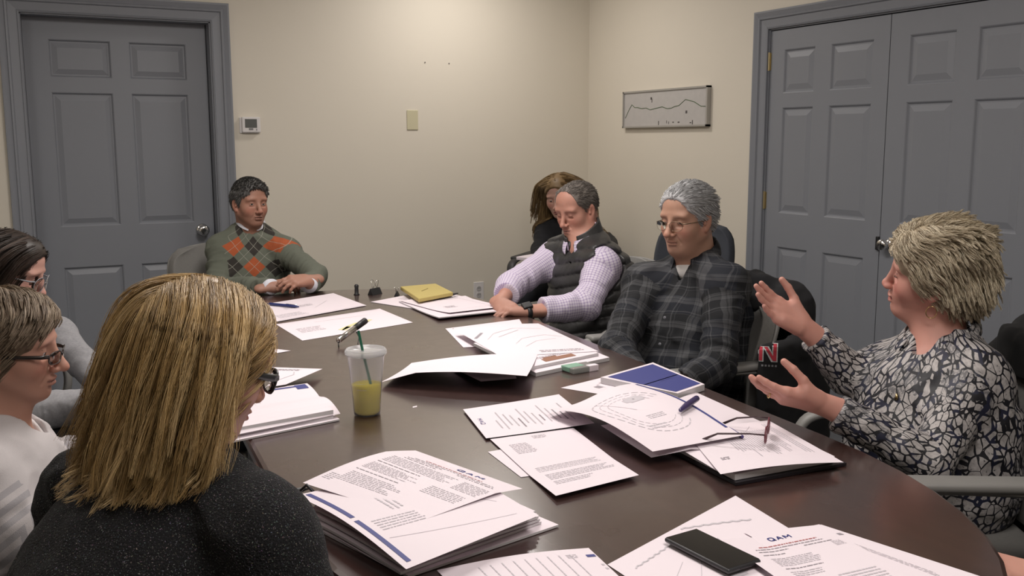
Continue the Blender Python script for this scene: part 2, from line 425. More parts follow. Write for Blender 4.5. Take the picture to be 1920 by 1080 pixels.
# framed trail map on the right wall
t = empty('framed_map', (XR, 4.72, 1.582), label='long thin framed strip map with a wavy green line on the right wall', cat='picture')
W, Hh = .412, .110
def fn_map():
    x, y, z = xyz(coord()); c = (.50, .485, .46)
    n = noise(vec(y*1.0, z*1.0), 26, 3); blk = noise(vec((y*18).fl(), (z*22).fl(), 3.0), 5, 1).gt(.53); ln = (z*330).fr().lt(.45)*noise(vec((y*150).fl(), (z*330).fl(), 1.0), 3, 1).gt(.46)
    far = (z.abs()).gt(.03)
    k = mix(blk*ln*far*.45, mix(n, (.46, .44, .43), (.53, .51, .49)), (.12, .11, .11))
    return {'Base Color': k}
M_MAP = mat('printed strip map', (.5, .48, .46), .25, fn=fn_map); M_FRAME = mat('silver frame', (.40, .385, .36), .4, .3)
fr = MB()
for lo, hi in (((-.028, -W, -Hh), (0, W, -Hh+.010)), ((-.028, -W, Hh-.010), (0, W, Hh)), ((-.028, -W, -Hh), (0, -W+.012, Hh)), ((-.028, W-.010, -Hh), (0, W, Hh))): fr.box(lo, hi)
fr.build('frame', M_FRAME, t)
MB().box((-.020, -W+.01, -Hh+.009), (-.004, W-.01, Hh-.009)).build('map_sheet', M_MAP, t)
L = [(-.0, -.05), (.04, .0), (.07, .03), (.10, .012), (.13, .012), (.17, .004), (.22, .006), (.26, -.006), (.31, 0), (.38, .008), (.43, -.004), (.47, -.002), (.50, .006), (.54, .010), (.60, .042), (.68, .026), (.74, 0), (.79, -.002)]
L = [(.402-.012-x, z*1.0) for x, z in L]
MB().tube([(-.0205, y, z) for y, z in L], .0022, 5).build('green_line', mat('green ink', (.10, .15, .08), .5), t)
M_PRINT = mat('dark print', (.08, .07, .07), .6)
for y, z, a, b in ((.385-.26, .060, .012, .012), (.385-.27, .048, .005, .02), (.385-.60, -.028, .013, .013), (.385-.34, -.085, .006, .02), (.385-.48, -.083, .010, .006), (.385-.53, -.084, .014, .006), (.385-.66, -.086, .006, .02), (.385-.64, -.088, .012, .005), (.385-.42, -.080, .004, .014), (.385-.44, -.085, .004, .012)):
    MB().box((-.0208, y-a, z-b*.6), (-.0199, y+a*.2, z+b*.6)).build('printed_mark', M_PRINT, t)
# ceiling lights (real lamps above the table, out of frame)
M_LAMP = bpy.data.materials.new('lamp diffuser'); M_LAMP.use_nodes = True
nt = M_LAMP.node_tree; nt.nodes.clear(); e_ = nt.nodes.new('ShaderNodeEmission'); e_.inputs[0].default_value = (1, .92, .82, 1); e_.inputs[1].default_value = 1.0
nt.links.new(e_.outputs[0], nt.nodes.new('ShaderNodeOutputMaterial').inputs[0])
def light_area(name, loc, sx, sy, power, colr=(1, .94, .89)):
    l = bpy.data.lights.new(name, 'AREA'); l.shape = 'RECTANGLE'; l.size = sx; l.size_y = sy; l.energy = power; l.color = colr
    o = bpy.data.objects.new(name, l); COL.objects.link(o); o.location = loc; return o
for i, (x, y, sx, sy, pw) in enumerate(((2.42, 4.85, .3, .3, 13), (1.15, 2.9, .6, 1.2, 40), (-.9, 3.3, .6, 1.2, 14), (.9, .4, .6, 1.2, 30))):
    t = empty('ceiling_light', (x, y, HC), label='', cat='ceiling light'); t['label'] = ['recessed square ceiling downlight close to the back wall', 'ceiling troffer light above the conference table', 'ceiling troffer light left of the table', 'ceiling troffer light near the front of the room'][i]
    fr = MB()
    for lo, hi in (((-sx/2-.03, -sy/2-.03, -.03), (-sx/2, sy/2+.03, 0)), ((sx/2, -sy/2-.03, -.03), (sx/2+.03, sy/2+.03, 0)), ((-sx/2, -sy/2-.03, -.03), (sx/2, -sy/2, 0)), ((-sx/2, sy/2, -.03), (sx/2, sy/2+.03, 0))): fr.box(lo, hi)
    fr.build('frame', M_OFFW, t); MB().box((-sx/2, -sy/2, -.012), (sx/2, sy/2, 0)).build('diffuser', M_LAMP, t)
    light_area('ceiling_lamp', (x, y, HC-.035), sx, sy, pw)
# camera
cam = bpy.data.cameras.new('camera'); co = bpy.data.objects.new('camera', cam); COL.objects.link(co)
cam.sensor_width = 36; cam.lens = 1826.54*36/1920; cam.clip_start = .05
pitch, yaw, roll = .1494, .479, -.0023
F_ = V(math.sin(yaw)*math.cos(pitch), math.cos(yaw)*math.cos(pitch), -math.sin(pitch)); R_ = V(math.cos(yaw), -math.sin(yaw), 0); U_ = np.cross(R_, F_)
c_, s_ = math.cos(roll), math.sin(roll); R2, U2 = c_*R_+s_*U_, -s_*R_+c_*U_
mw = Matrix.Identity(4)
for i in range(3): mw[i][0] = R2[i]; mw[i][1] = U2[i]; mw[i][2] = -F_[i]
mw[0][3], mw[1][3], mw[2][3] = 0, 0, 1.3922
co.matrix_world = mw
sc = bpy.context.scene; sc.camera = co
sc.view_settings.view_transform = 'Standard'; sc.view_settings.look = 'None'; sc.view_settings.exposure = 0; sc.view_settings.gamma = 1; sc.view_settings.use_curve_mapping = False
w = bpy.data.worlds.new('world'); sc.world = w; w.use_nodes = True; w.node_tree.nodes['Background'].inputs[0].default_value = (.6, .65, .75, 1); w.node_tree.nodes['Background'].inputs[1].default_value = .05
# ------------------------------------------------------------------ conference table
TZ = .74
def table_outline(inset=0.0, n=22):
    ax = nz((.076, 1, 0)); rt = V(ax[1], -ax[0], 0); pts = []
    cen = lambda y: V(.93+.076*(y-.65), y, 0)
    w = .6-inset; yn, sn = 1.6, .83-inset; yf, sf = 3.55, .63-inset
    for i in range(n+1):
        a = PI*i/n; c = math.cos(a); s = math.sin(a); e = 2/2.15
        pts.append(cen(yf+sf*abs(s)**e)+rt*w*abs(c)**e*(1 if c >= 0 else -1))
    for i in range(n+1):
        a = PI*i/n; c = -math.cos(a); s = math.sin(a); e = 2/2.15
        pts.append(cen(yn-sn*abs(s)**e)+rt*w*abs(c)**e*(1 if c >= 0 else -1))
    return pts
def fn_table():
    c = coord(); x, y, z = xyz(c)
    g = noise(vec(x*14, y*1.6, z*6), 2.2, 5, .6, .6); sm = noise(c, 3.2, 4, .6)
    return {'Base Color': mix(g, (.030, .0135, .0115), (.058, .026, .021)), 'Roughness': mapr(sm, .3, .75, .24, .42)}
M_TABLE = mat('dark mahogany veneer', (.03, .012, .01), .2, fn=fn_table, Coat_Weight=.9, Coat_Roughness=.17, Coat_IOR=1.7, Specular_IOR_Level=.7)
M_TBASE = noisy((.035, .015, .011), .3, 6, .35)('dark table base')
tb = empty('conference_table', (1.07, 2.5, 0), label='long dark mahogany racetrack conference table covered in papers', cat='table')
prof = [(.05, 0), (.012, 0), (.003, .004), (0, .012), (0, .026), (.003, .034), (.010, .038)]
vs = []; n_o = len(table_outline())
for ins, z in prof: vs += [(p[0], p[1], TZ-.038+z) for p in table_outline(ins)]
fs = [(i*n_o+j, i*n_o+(j+1) % n_o, (i+1)*n_o+(j+1) % n_o, (i+1)*n_o+j) for i in range(len(prof)-1) for j in range(n_o)]
fs += [tuple(range((len(prof)-1)*n_o, len(prof)*n_o)), tuple(range(n_o))[::-1]]
o = link_mesh('table_top', vs, fs, M_TABLE, tb, smooth=False, world=True)
for y in (1.55, 3.4):
    cx = .93+.076*(y-.65)
    box_obj('pedestal', (cx-.22, y-.16, .06), (cx+.22, y+.16, TZ-.038), M_TBASE, tb, .02, True); box_obj('plinth', (cx-.30, y-.22, 0), (cx+.30, y+.22, .06), M_TBASE, tb, .015, True)
# ------------------------------------------------------------------ office chairs
M_CGREY = noisy((.20, .195, .185), .06, 10, .5, 60, .15)('grey chair shell'); M_CFAB = noisy((.17, .165, .155), .12, 120, .95, 500, .5)('grey woven chair fabric')
M_CDARK = mat('charcoal chair plastic', (.03, .03, .032), .5); M_CNAVY = noisy((.045, .05, .062), .1, 80, .9, 400, .4)('navy chair fabric')
def rbox(name, c, h, r, m, parent, n=3, taper=None):
    mb = MB().box((-1, -1, -1), (1, 1, 1)); v = [(c[0]+p[0]*h[0], c[1]+p[1]*h[1], c[2]+p[2]*h[2]) for p in mb.v]
    o = link_mesh(name, v, mb.f, m, parent, smooth=True); b = o.modifiers.new('b', 'BEVEL'); b.width = r; b.segments = 4; return o
def office_chair(label, group, loc, rz, fab=M_CFAB, shell=M_CGREY, top=.92, bw=.235):
    t = empty('office_chair', loc, rz, label, 'chair', group)
    rbox('seat', (0, .01, .455), (.245, .235, .035), .03, fab, t); rbox('seat_pan', (0, .01, .408), (.225, .215, .016), .012, M_CDARK, t)
    def back(off, s=1.0):
        def g(u, v):
            zz = .50+(top-.50)*v; w = bw*s*(1-.10*(2*v-1)**4-.10*max(0, v-.75)*4*.5)
            x = (2*u-1)*w; e = max(0, v-.86)/.14; x *= math.sqrt(max(.0, 1-e*e*.30))
            y = -.235-.075*v+.07*(2*u-1)**2*.8-.03*math.sin(v*PI)*-1+off
            return (x, y, zz-.02*(2*u-1)**2*v)
        return g
    o = MB().grid(back(0), 16, 18).build('backrest', fab, t, True); solidify(o, .045); b = o.modifiers.new('b', 'BEVEL'); b.width = .015; b.segments = 3
    o = MB().grid(back(-.030, 1.03), 16, 18).build('back_shell', shell, t, True); solidify(o, .016); b = o.modifiers.new('b', 'BEVEL'); b.width = .006; b.segments = 2
    o = MB().tube([(0, -.06, .40), (0, -.20, .40), (0, -.275, .46), (0, -.29, .60)], [.022]*4, 8, flat=((1, 0, 0), 2.2)).build('back_support', M_CDARK, t, True)
    for sx in (-1, 1):
        P = [(sx*.24, -.20, .56), (sx*.285, -.21, .630), (sx*.29, -.16, .673), (sx*.29, .02, .685), (sx*.29, .17, .681), (sx*.288, .235, .645), (sx*.27, .245, .56), (sx*.25, .19, .46), (sx*.20, .10, .405)]
        Q = []
        for i in range(len(P)-1):
            p0 = V(*P[max(0, i-1)]); p1 = V(*P[i]); p2 = V(*P[i+1]); p3 = V(*P[min(len(P)-1, i+2)])
            for k in range(5):
                s = k/5; Q.append(.5*((2*p1)+(p2-p0)*s+(2*p0-5*p1+4*p2-p3)*s*s+(3*p1-p0-3*p2+p3)*s**3))
        Q.append(V(*P[-1]))
        MB().tube(Q, [.013]*len(Q), 10, flat=((1, 0, 0), 2.0, 1)).build('armrest', shell, t, True)
        rbox('arm_pad', (sx*.29, .0, .694), (.032, .165, .011), .010, shell, t)
    MB().tube([(0, 0, .09), (0, 0, .40)], .025, 14).build('gas_column', M_CDARK, t, True)
    for k in range(5):
        a = 2*PI*k/5+.3; d = V(math.cos(a), math.sin(a), 0)
        MB().tube([d*.02+V(0, 0, .11), d*.16+V(0, 0, .10), d*.30+V(0, 0, .075)], [.026, .022, .016], 8).build('base_leg', M_CDARK, t, True)
        e = V(-d[1], d[0], 0); c = d*.30+V(0, 0, .028)
        MB().tube([c-e*.022, c-e*.02, c+e*.02, c+e*.022], [.022, .028, .028, .022], 16).build('caster', M_CDARK, t, True)
    return t
# ------------------------------------------------------------------ paper
M_PAPER = mat('white paper', (.79, .705, .755), .65); M_INK = mat('black print', (.30, .27, .30), .7); M_INKG = mat('grey print', (.56, .52, .56), .7); M_INKB = mat('navy print', (.042, .050, .21), .6)
M_HI = mat('yellow highlighter', (.70, .66, .36), .7); M_RUST = mat('brown print', (.28, .13, .08), .6); M_INKR = mat('red print', (.45, .15, .15), .6)
M_EDGE = mat('paper stack edges', (.6, .58, .58), .8, fn=lambda: {'Base Color': mix(noise(vec(0.0, 0.0, xyz(coord())[2]*900), 3, 2), (.42, .40, .41), (.80, .77, .79))})
PM = [M_PAPER, M_INK, M_INKG, M_INKB, M_HI, M_RUST, M_EDGE, M_INKR]
rnd = random.Random(5)
GLY = {'Q': [[(0.15, .0), (0, .2), (0, .8), (.15, 1), (.65, 1), (.8, .8), (.8, .2), (.65, 0), (.15, 0)], [(.5, .3), (.9, -.08)]], 'A': [[(0, 0), (.4, 1), (.8, 0)], [(.15, .35), (.65, .35)]], 'M': [[(0, 0), (0, 1), (.45, .35), (.9, 1), (.9, 0)]], 'N': [[(0, 0), (0, 1), (.8, 0), (.8, 1)]]}
def paper(name, label, C4, z=TZ+.0008, h=None, marks=(), cat='paper', group=None, thick=0, nu=10, nv=12, parent=None, underside=True):
    """C4: corners (near-left, near-right, far-right, far-left) as read: u goes C0->C1, v goes C0->C3. h(u,v)=extra height."""
    C = [V(*c, 0) for c in C4]; base = sum(C)/4; base[2] = z
    hf = h or (lambda u, v: 0)
    def S(u, v, up=0): p = (C[0]*(1-u)*(1-v)+C[1]*u*(1-v)+C[2]*u*v+C[3]*(1-u)*v); return (p[0]-base[0], p[1]-base[1], hf(u, v)+thick+up)
    mb = MB(); mb.grid(lambda u, v: S(u, v), nu, nv)
    if thick:
        ed = [(i/nu, 0) for i in range(nu+1)]+[(1, j/nv) for j in range(1, nv+1)]+[(1-i/nu, 1) for i in range(1, nu+1)]+[(0, 1-j/nv) for j in range(1, nv)]
        mb.m = 6; n = len(ed); mb.add([S(u, v) for u, v in ed]+[S(u, v, -thick) for u, v in ed], [(i, (i+1) % n, n+(i+1) % n, n+i) for i in range(n)])
        mb.m = 0; mb.add([S(u, v, -thick) for u, v in ((0, 0), (1, 0), (1, 1), (0, 1))], [(3, 2, 1, 0)])
    eps = .0006
    def quad(u0, v0, u1, v1, m):
        mb.m = m; nn = max(1, int(abs(u1-u0)*nu*1.5)) if h else 1; mm = max(1, int(abs(v1-v0)*nv*1.5)) if h else 1
        mb.grid(lambda a, b: S(u0+(u1-u0)*a, v0+(v1-v0)*b, eps), nn, mm)
    wu = np.linalg.norm(C[1]-C[0]); wv = np.linalg.norm(C[3]-C[0])
    def seg(p, q, wd, m):
        mb.m = m; p = V(*p); q = V(*q); d = (q-p)*V(wu, wv); l = np.linalg.norm(d)+1e-9; nrm = V(-d[1], d[0])/l*wd*.5/V(wu, wv); k = max(1, int(l/.02)) if h else 1
        for i in range(k):
            a = p+(q-p)*i/k; b = p+(q-p)*(i+1)/k; mb.add([S(*(a-nrm), eps), S(*(b-nrm), eps), S(*(b+nrm), eps), S(*(a+nrm), eps)], [(0, 1, 2, 3)])
    for mk in marks:
        k = mk[0]
        if k == 'txt':   # (txt, u0, v0, u1, v1, lines, mat) text lines, v0 top
            _, u0, v0, u1, v1, nl, m = mk[:7]; rag = mk[7] if len(mk) > 7 else .15
            for i in range(nl):
                v = v0+(v1-v0)*(i+.5)/nl; hh = abs(v1-v0)/nl*.19; u = u0; ue = u1-(u1-u0)*rag*rnd.random()
                while u < ue:
                    w = rnd.uniform(.012, .055); e = min(u+w, ue); quad(u, v-hh, e, v+hh, m); u = e+.008
        elif k == 'txv': # text running along v
            _, u0, v0, u1, v1, nl, m = mk[:7]; rag = mk[7] if len(mk) > 7 else .15
            for i in range(nl):
                u = u0+(u1-u0)*(i+.5)/nl; hh = abs(u1-u0)/nl*.17; v = v0; sg = 1 if v1 > v0 else -1; ve = v1-(v1-v0)*rag*rnd.random()
                while (v-ve)*sg < 0:
                    w = sg*rnd.uniform(.010, .045); e = v+w
                    if (e-ve)*sg > 0: e = ve
                    quad(u-hh, v, u+hh, e, m); v = e+sg*.007
        elif k == 'rect': quad(*mk[1:5], mk[5])
        elif k == 'line':
            for a, b in zip(mk[1][:-1], mk[1][1:]): seg(a, b, mk[2], mk[3])
        elif k == 'word':  # (word, text, origin uv, dir uv (x axis of letters, metres per unit), up uv, width, mat)
            _, tx, o_, dx, dy, wd, m = mk; o_ = V(*o_); dx = V(*dx); dy = V(*dy)
            for ch in tx:
                if ch != ' ':
                    for st in GLY[ch]:
                        pts = [o_+dx*a+dy*b for a, b in st]
                        for a, b in zip(pts[:-1], pts[1:]): seg(a, b, wd, m)
                o_ = o_+dx*(1.25 if ch != ' ' else .5)
    o = mb.build(name, PM, parent, smooth=False)
    if parent is None: o.location = tuple(base); tag(o, label, cat, group)
    else: o.location = tuple(base-V(*parent.location))
    return o
def fold(du, dv, amp, cu=.5, cv=.5):
    return lambda u, v: amp*max(0, (u-cu)*du+(v-cv)*dv)**2
def site(n, m=1):   # a drawn site plan: wobbly outlines
    out = []
    for k in range(n):
        pts = [(.5+(.36-.06*k)*math.cos(a)*(1+.06*math.sin(3*a+k)), .5+(.36-.05*k)*math.sin(a)*(1+.08*math.cos(2*a))) for a in np.linspace(.4, 5.6, 26)]
        for i in range(0, len(pts)-1): out.append(('line', [pts[i], tuple(lerp(pts[i], pts[i+1], .7))], .0016 if k else .003, 2))
    return out
letter = [('txt', .12, .88, .60, .80, 3, 1), ('txt', .12, .76, .88, .60, 6, 2), ('txt', .12, .56, .88, .40, 6, 2), ('txt', .12, .36, .80, .16, 7, 2)]
P = paper
# far left pair in front of the man in the argyle sweater
P('paper_sheet', 'large white sheet under the blue pen at the far end of the table', [(.843, 3.502), (1.258, 3.690), (1.237, 4.063), (.80, 3.87)], TZ+.002, marks=[('txt', .30, .62, .62, .50, 4, 2), ('line', [(.55, .35), (.78, .62)], .002, 2), ('txt', .1, .3, .4, .1, 4, 2), ('line', [(.05, .03), (.97, .03)], .002, 2)], group=None, thick=.001)
P('paper_sheet', 'white drawing sheet with yellow highlighter marks near the far end', [(.843, 3.131), (1.288, 3.264), (1.283, 3.604), (.838, 3.465)], TZ+.0008, marks=[('line', [(.40, .16), (.50, .33), (.60, .42), (.70, .40)], .020, 4), ('line', [(.38, .20), (.48, .30)], .026, 4), ('line', [(.64, .36), (.74, .48)], .018, 4), ('txt', .08, .6, .3, .35, 5, 2), ('line', [(.03, .97), (.97, .97)], .002, 2), ('line', [(.3, .8), (.8, .75)], .0015, 2)])
# fan of papers under the yellow pad
P('paper_sheet', 'left corner sheet of the fanned papers under the yellow pad', [(1.304, 3.770), (1.440, 3.43), (1.66, 3.56), (1.52, 3.88)], TZ+.001, marks=[('txt', .1, .8, .8, .5, 5, 2)], thick=.001)
P('paper_sheet', 'bottom sheet of the fanned papers below the yellow pad', [(1.385, 3.25), (1.66, 3.27), (1.70, 3.70), (1.40, 3.70)], TZ+.0035, marks=[('txt', .2, .5, .6, .3, 4, 2)], thick=.004, h=lambda u, v: .006*max(0, .5-v)**2*4)
P('paper_sheet', 'topmost loose sheet of the fan, reaching towards the man in the vest', [(1.45, 3.30), (1.715, 3.33), (1.665, 3.74), (1.40, 3.69)], TZ+.011, marks=[('line', [(.1, .15), (.9, .2), (.85, .8)], .0015, 2), ('txt', .25, .42, .45, .32, 3, 1), ('txt', .5, .9, .9, .75, 4, 2)], h=lambda u, v: .010*max(0, .4-v)**2*4)
t = empty('legal_pad', (1.545, 3.75, TZ+.018), label='yellow envelope pad lying on top of the fanned papers', cat='notepad')
C4 = [(1.435, 3.57), (1.625, 3.66), (1.66, 3.925), (1.49, 3.915)]
mb = MB(); mb.add([(x, y, TZ+.018) for x, y in C4]+[(x, y, TZ+.034) for x, y in C4], [(3, 2, 1, 0), (4, 5, 6, 7), (0, 1, 5, 4), (1, 2, 6, 5), (2, 3, 7, 6), (3, 0, 4, 7)])
o = mb.build('cover', noisy((.50, .40, .135), .06, 6, .7)('yellow card'), t, world=True); bevel(o, .003)
mb = MB(); mb.tube([(1.52, 3.745, TZ+.0345), (1.57, 3.80, TZ+.0345)], .0018, 6); mb.build('pen_scribble', mat('grey pencil', (.30, .24, .08), .7), t, world=True)
# stack right of centre with the lifted blank sheet
P('paper_sheet', 'white sheet with a small printed seal, left of the booklet stack', [(1.268, 2.78), (1.50, 2.74), (1.64, 3.10), (1.345, 3.10)], TZ+.001, marks=[('rect', .30, .74, .38, .80, 1), ('txt', .2, .78, .5, .70, 3, 2), ('rect', .08, .93, .10, .95, 1)], h=lambda u, v: .008*u*v)
t = paper('booklet', 'thick white booklet under loose plans beside the plaid-shirted man', [(1.285, 2.33), (1.575, 2.40), (1.60, 2.78), (1.30, 2.72)], TZ+.0006, thick=.011, cat='booklet', marks=[('txt', .1, .3, .9, .1, 3, 2)])
t = paper('booklet', 'upper booklet with a brown picture strip on its edge', [(1.270, 2.36), (1.555, 2.43), (1.585, 2.80), (1.285, 2.74)], TZ+.0122, thick=.009, cat='booklet', marks=[('rect', .30, .05, .72, .14, 5), ('txt', .2, .22, .9, .16, 2, 1), ('rect', .34, .14, .52, .18, 5)])
P('paper_sheet', 'white site plan with curved road lines on top of the booklets', [(1.27, 2.52), (1.565, 2.445), (1.625, 2.93), (1.32, 2.96)], TZ+.0225, h=lambda u, v: .012*(1-v)*0+.006*math.sin(u*PI)*v, marks=[('line', [(.15, .55), (.3, .72), (.6, .85), (.9, .8)], .002, 2), ('line', [(.3, .60), (.62, .78)], .003, 2), ('line', [(.35, .35), (.5, .5), (.8, .58), (.95, .5)], .002, 2), ('line', [(.4, .25), (.6, .4), (.85, .45)], .0016, 2), ('line', [(.05, .62), (.2, .78)], .010, 1), ('txt', .45, .12, .9, .05, 2, 1)])
P('paper_sheet', 'loose sheet peeking out below the large blank sheet', [(1.10, 2.30), (1.20, 2.285), (1.32, 2.56), (1.12, 2.62)], TZ+.001, h=lambda u, v: .014*(1-v), marks=[('txt', .1, .3, .8, .1, 3, 2)])
P('paper_sheet', 'large blank white sheet lifted at its front edge beside the iced tea cup', [(.862, 2.43), (1.170, 2.170), (1.385, 2.50), (1.035, 2.640)], TZ+.004, nu=16, nv=16, h=lambda u, v: .028*(1-v)**1.5+.018*u+.010*math.sin(u*PI)-.020*max(0, .25-u)*4*(1-v))
# gum packet
t = empty('candy_packet', (1.432, 2.335, TZ), .12, label='small clear and green packet next to the booklet stack', cat='packet')
M_CLR = mat('clear packet film', (.62, .62, .60), .2, Transmission_Weight=.6); M_GRN = mat('mint green label', (.22, .40, .30), .4)
box_obj('box', (-.045, -.028, 0), (.045, .028, .017), M_CLR, t, .003); box_obj('label', (-.047, -.010, .003), (.010, .029, .0178), M_GRN, t, .002); box_obj('end_flap', (.012, -.029, .0), (.046, -.010, .0182), M_PAPER, t, .002)
# P6's documents on the left
P('paper_sheet', 'small corner sheet poking out beside the blonde woman, furthest of hers', [(.57, 3.00), (.712, 2.976), (.767, 2.992), (.62, 3.20)], TZ+.001, marks=[('txt', .4, .6, .8, .3, 3, 2)])
t = empty('open_binder', (.50, 2.30, TZ), label='white open binder with rolled-over pages in front of the blonde woman', cat='binder')
def pg(name, C4, z, hf, marks=(), thick=0):
    o = paper(name, None, C4, z, hf, marks, parent=t, thick=thick, nu=18, nv=10); return o
pg('cover', [(.36, 2.10), (.665, 2.165), (.66, 2.45), (.36, 2.42)], TZ+.001, None, thick=.004)
pg('page_block', [(.37, 2.13), (.655, 2.18), (.655, 2.44), (.37, 2.41)], TZ+.005, None, thick=.020)
pg('turned_page', [(.37, 2.115), (.672, 2.180), (.650, 2.33), (.37, 2.30)], TZ+.006, lambda u, v: .030*math.sin(min(1, v*1.35)*PI*.62+.25))
pg('page', [(.37, 2.25), (.655, 2.28), (.668, 2.45), (.40, 2.425)], TZ+.028, lambda u, v: .004*math.sin(v*PI), [('rect', .2, .80, .97, .90, 3), ('rect', .86, .62, .97, .95, 3)])
P('paper_sheet', 'white sheet with arched text resting on the open binder of the blonde woman', [(.40, 2.40), (.610, 2.440), (.765, 2.640), (.48, 2.76)], TZ+.034, marks=[('txt', .60, .92, .84, .84, 3, 1), ('line', [(.62, .15), (.78, .4), (.84, .62), (.8, .78)], .003, 2), ('line', [(.5, .3), (.62, .5)], .002, 2)], h=lambda u, v: -.018*u*v)
# letters in the centre
P('paper_sheet', 'printed agenda letter, sideways, above the plain letter in the table centre', [(.904, 1.866), (.957, 2.104), (1.228, 2.105), (1.170, 1.842)], TZ+.0055,
  marks=[('txv', 0, 0, 1, 1, 0, 1), ('word', 'QAM', (.42, .055), (.055, 0), (0, .038), .0016, 3)]+[('txt', .18+.05*(i % 3), .90-.052*i, .80-.10*((i*7) % 4), .862-.052*i, 1, 1 if i in (1, 2, 5, 9) else 2) for i in range(14)], h=lambda u, v: .004*v*v)
P('paper_sheet', 'plain letter with two paragraphs at the bottom, centre of the table', [(.857, 1.478), (1.056, 1.500), (1.118, 1.850), (.912, 1.862)], TZ+.0035, h=lambda u, v: .010*max(0, .35-v)*2,
  marks=[('txt', .12, .86, .36, .68, 8, 2), ('txt', .45, .96, .62, .90, 3, 2), ('txt', .12, .44, .90, .36, 4, 2), ('txt', .14, .32, .92, .22, 5, 2), ('txt', .14, .20, .6, .14, 3, 2)])
P('paper_sheet', 'sheet hidden beneath the plain letter, its left corner showing', [(.86, 1.62), (1.03, 1.60), (1.09, 1.80), (.872, 1.792)], TZ+.001)
# pile of the near left: thick binder with bent pages
t = empty('open_binder', (.62, 1.50, TZ), label='thick white binder full of bent pages at the lower left of the table', cat='binder')
def pg2(name, C4, z, hf, marks=(), thick=0):
    return paper(name, None, C4, z, hf, marks, parent=t, thick=thick, nu=14, nv=14)
pg2('cover', [(.415, 1.600), (.500, 1.305), (.800, 1.370), (.72, 1.70)], TZ+.001, None, thick=.004)
for i in range(5):
    a = .004*i
    pg2('page', [(.420+a*2, 1.60-a), (.490+a*1.5, 1.31+a), (.775-a, 1.385-a*.5), (.715-a, 1.69-a)], TZ+.006+.006*i, lambda u, v, i=i: .004*math.sin(u*PI)*(1-v)+.002*i*(1-v), thick=.0042)
pg2('page', [(.415, 1.625), (.478, 1.255), (.748, 1.345), (.725, 1.66)], TZ+.040, lambda u, v: .012*math.sin(u*PI)*(1-v), [('rect', .03, .045, .48, .075, 3), ('rect', .52, .040, .96, .070, 3), ('txv', .55, .12, .68, .42, 5, 2), ('line', [(.2, .5), (.7, .9)], .0012, 2), ('line', [(.75, .1), (.9, .9)], .0012, 2), ('txt', .3, .4, .5, .3, 3, 2)])
pg2('page', [(.440, 1.665), (.560, 1.40), (.788, 1.478), (.70, 1.772)], TZ+.046, lambda u, v: .010*math.sin(v*PI)*(1-u)-.018*max(0, v-.72)*2.0,
    [('word', 'QAM', (.52, .885), (.066, 0), (0, .034), .0032, 3), ('txt', .28, .845, .80, .822, 1, 7, .05), ('txt', .20, .815, .93, .795, 1, 1, .05), ('txt', .16, .785, .50, .765, 1, 1), ('txt', .62, .785, .97, .765, 1, 1), ('txt', .16, .75, .48, .73, 1, 1), ('txt', .10, .71, .70, .58, 6, 2), ('txt', .75, .71, .97, .55, 8, 2), ('txt', .10, .56, .55, .54, 1, 1), ('txt', .10, .52, .60, .40, 7, 2, .4), ('txt', .66, .50, .95, .36, 6, 2), ('txt', .10, .37, .5, .35, 1, 1), ('txt', .12, .32, .62, .16, 8, 2, .4), ('txt', .03, .22, .12, .12, 5, 2)])
MB().tube([(.432+.0, 1.655, TZ+.035+.0), (.440, 1.640, TZ+.05), (.452, 1.632, TZ+.035), (.455, 1.632, TZ+.010)], .003, 8).build('ring', M_DARK, t, True, True)
pn = MB().tube([(.400, 1.742, TZ+.006), (.455, 1.738, TZ+.006), (.47, 1.737, TZ+.006)], [.005, .005, .001], 10).build('pen', M_DARK, None, True); tag(pn, 'black pen lying behind the thick binder beside the dark sweater', 'pen')
# bottom centre and bottom right sheets
P('paper_sheet', 'table of figures sheet at the bottom centre edge of the photo', [(.545, 1.02), (.760, .98), (.798, 1.270), (.548, 1.308)], TZ+.002, h=lambda u, v: .006*math.sin(u*PI)*v,
  marks=[('txv', .22+.075*i, .93, .245+.075*i, .3+.08*(i % 3), 1, 2) for i in range(9)]+[('rect', .93, .88, .99, .91, 3), ('txt', .80, .93, .88, .88, 3, 2), ('txt', .97, .8, .99, .7, 2, 2)])
P('paper_sheet', 'wide site plan sheet under the black phone', [(.800, .90), (1.10, .86), (1.165, 1.345), (.792, 1.205)], TZ+.001,
  marks=[('line', [tuple(V(.08, .86)+V(.022*i, .012*(i % 2)+.003*i)) for i in range(18)], .003, 2), ('line', [tuple(V(.50, .97)+V(.026*i, .010*(i % 2)-.011*i)) for i in range(16)], .0034, 2), ('line', [(.2, .5), (.5, .82), (.9, .5)], .0012, 2), ('rect', .40, .50, .50, .56, 2), ('line', [(.55, .3), (.6, .8)], .0014, 2), ('line', [(.1, .6), (.3, .75)], .001, 2)])
P('paper_sheet', 'tabbed divider sheet showing at the right edge of the letter', [(1.05, .86), (1.28, .84), (1.200, 1.165), (1.06, 1.20)], TZ+.0030, marks=[('rect', .86, .84, .93, .865, 1), ('txv', .74, .9, .80, .2, 3, 2), ('txt', .72, .97, .78, .93, 3, 2)])
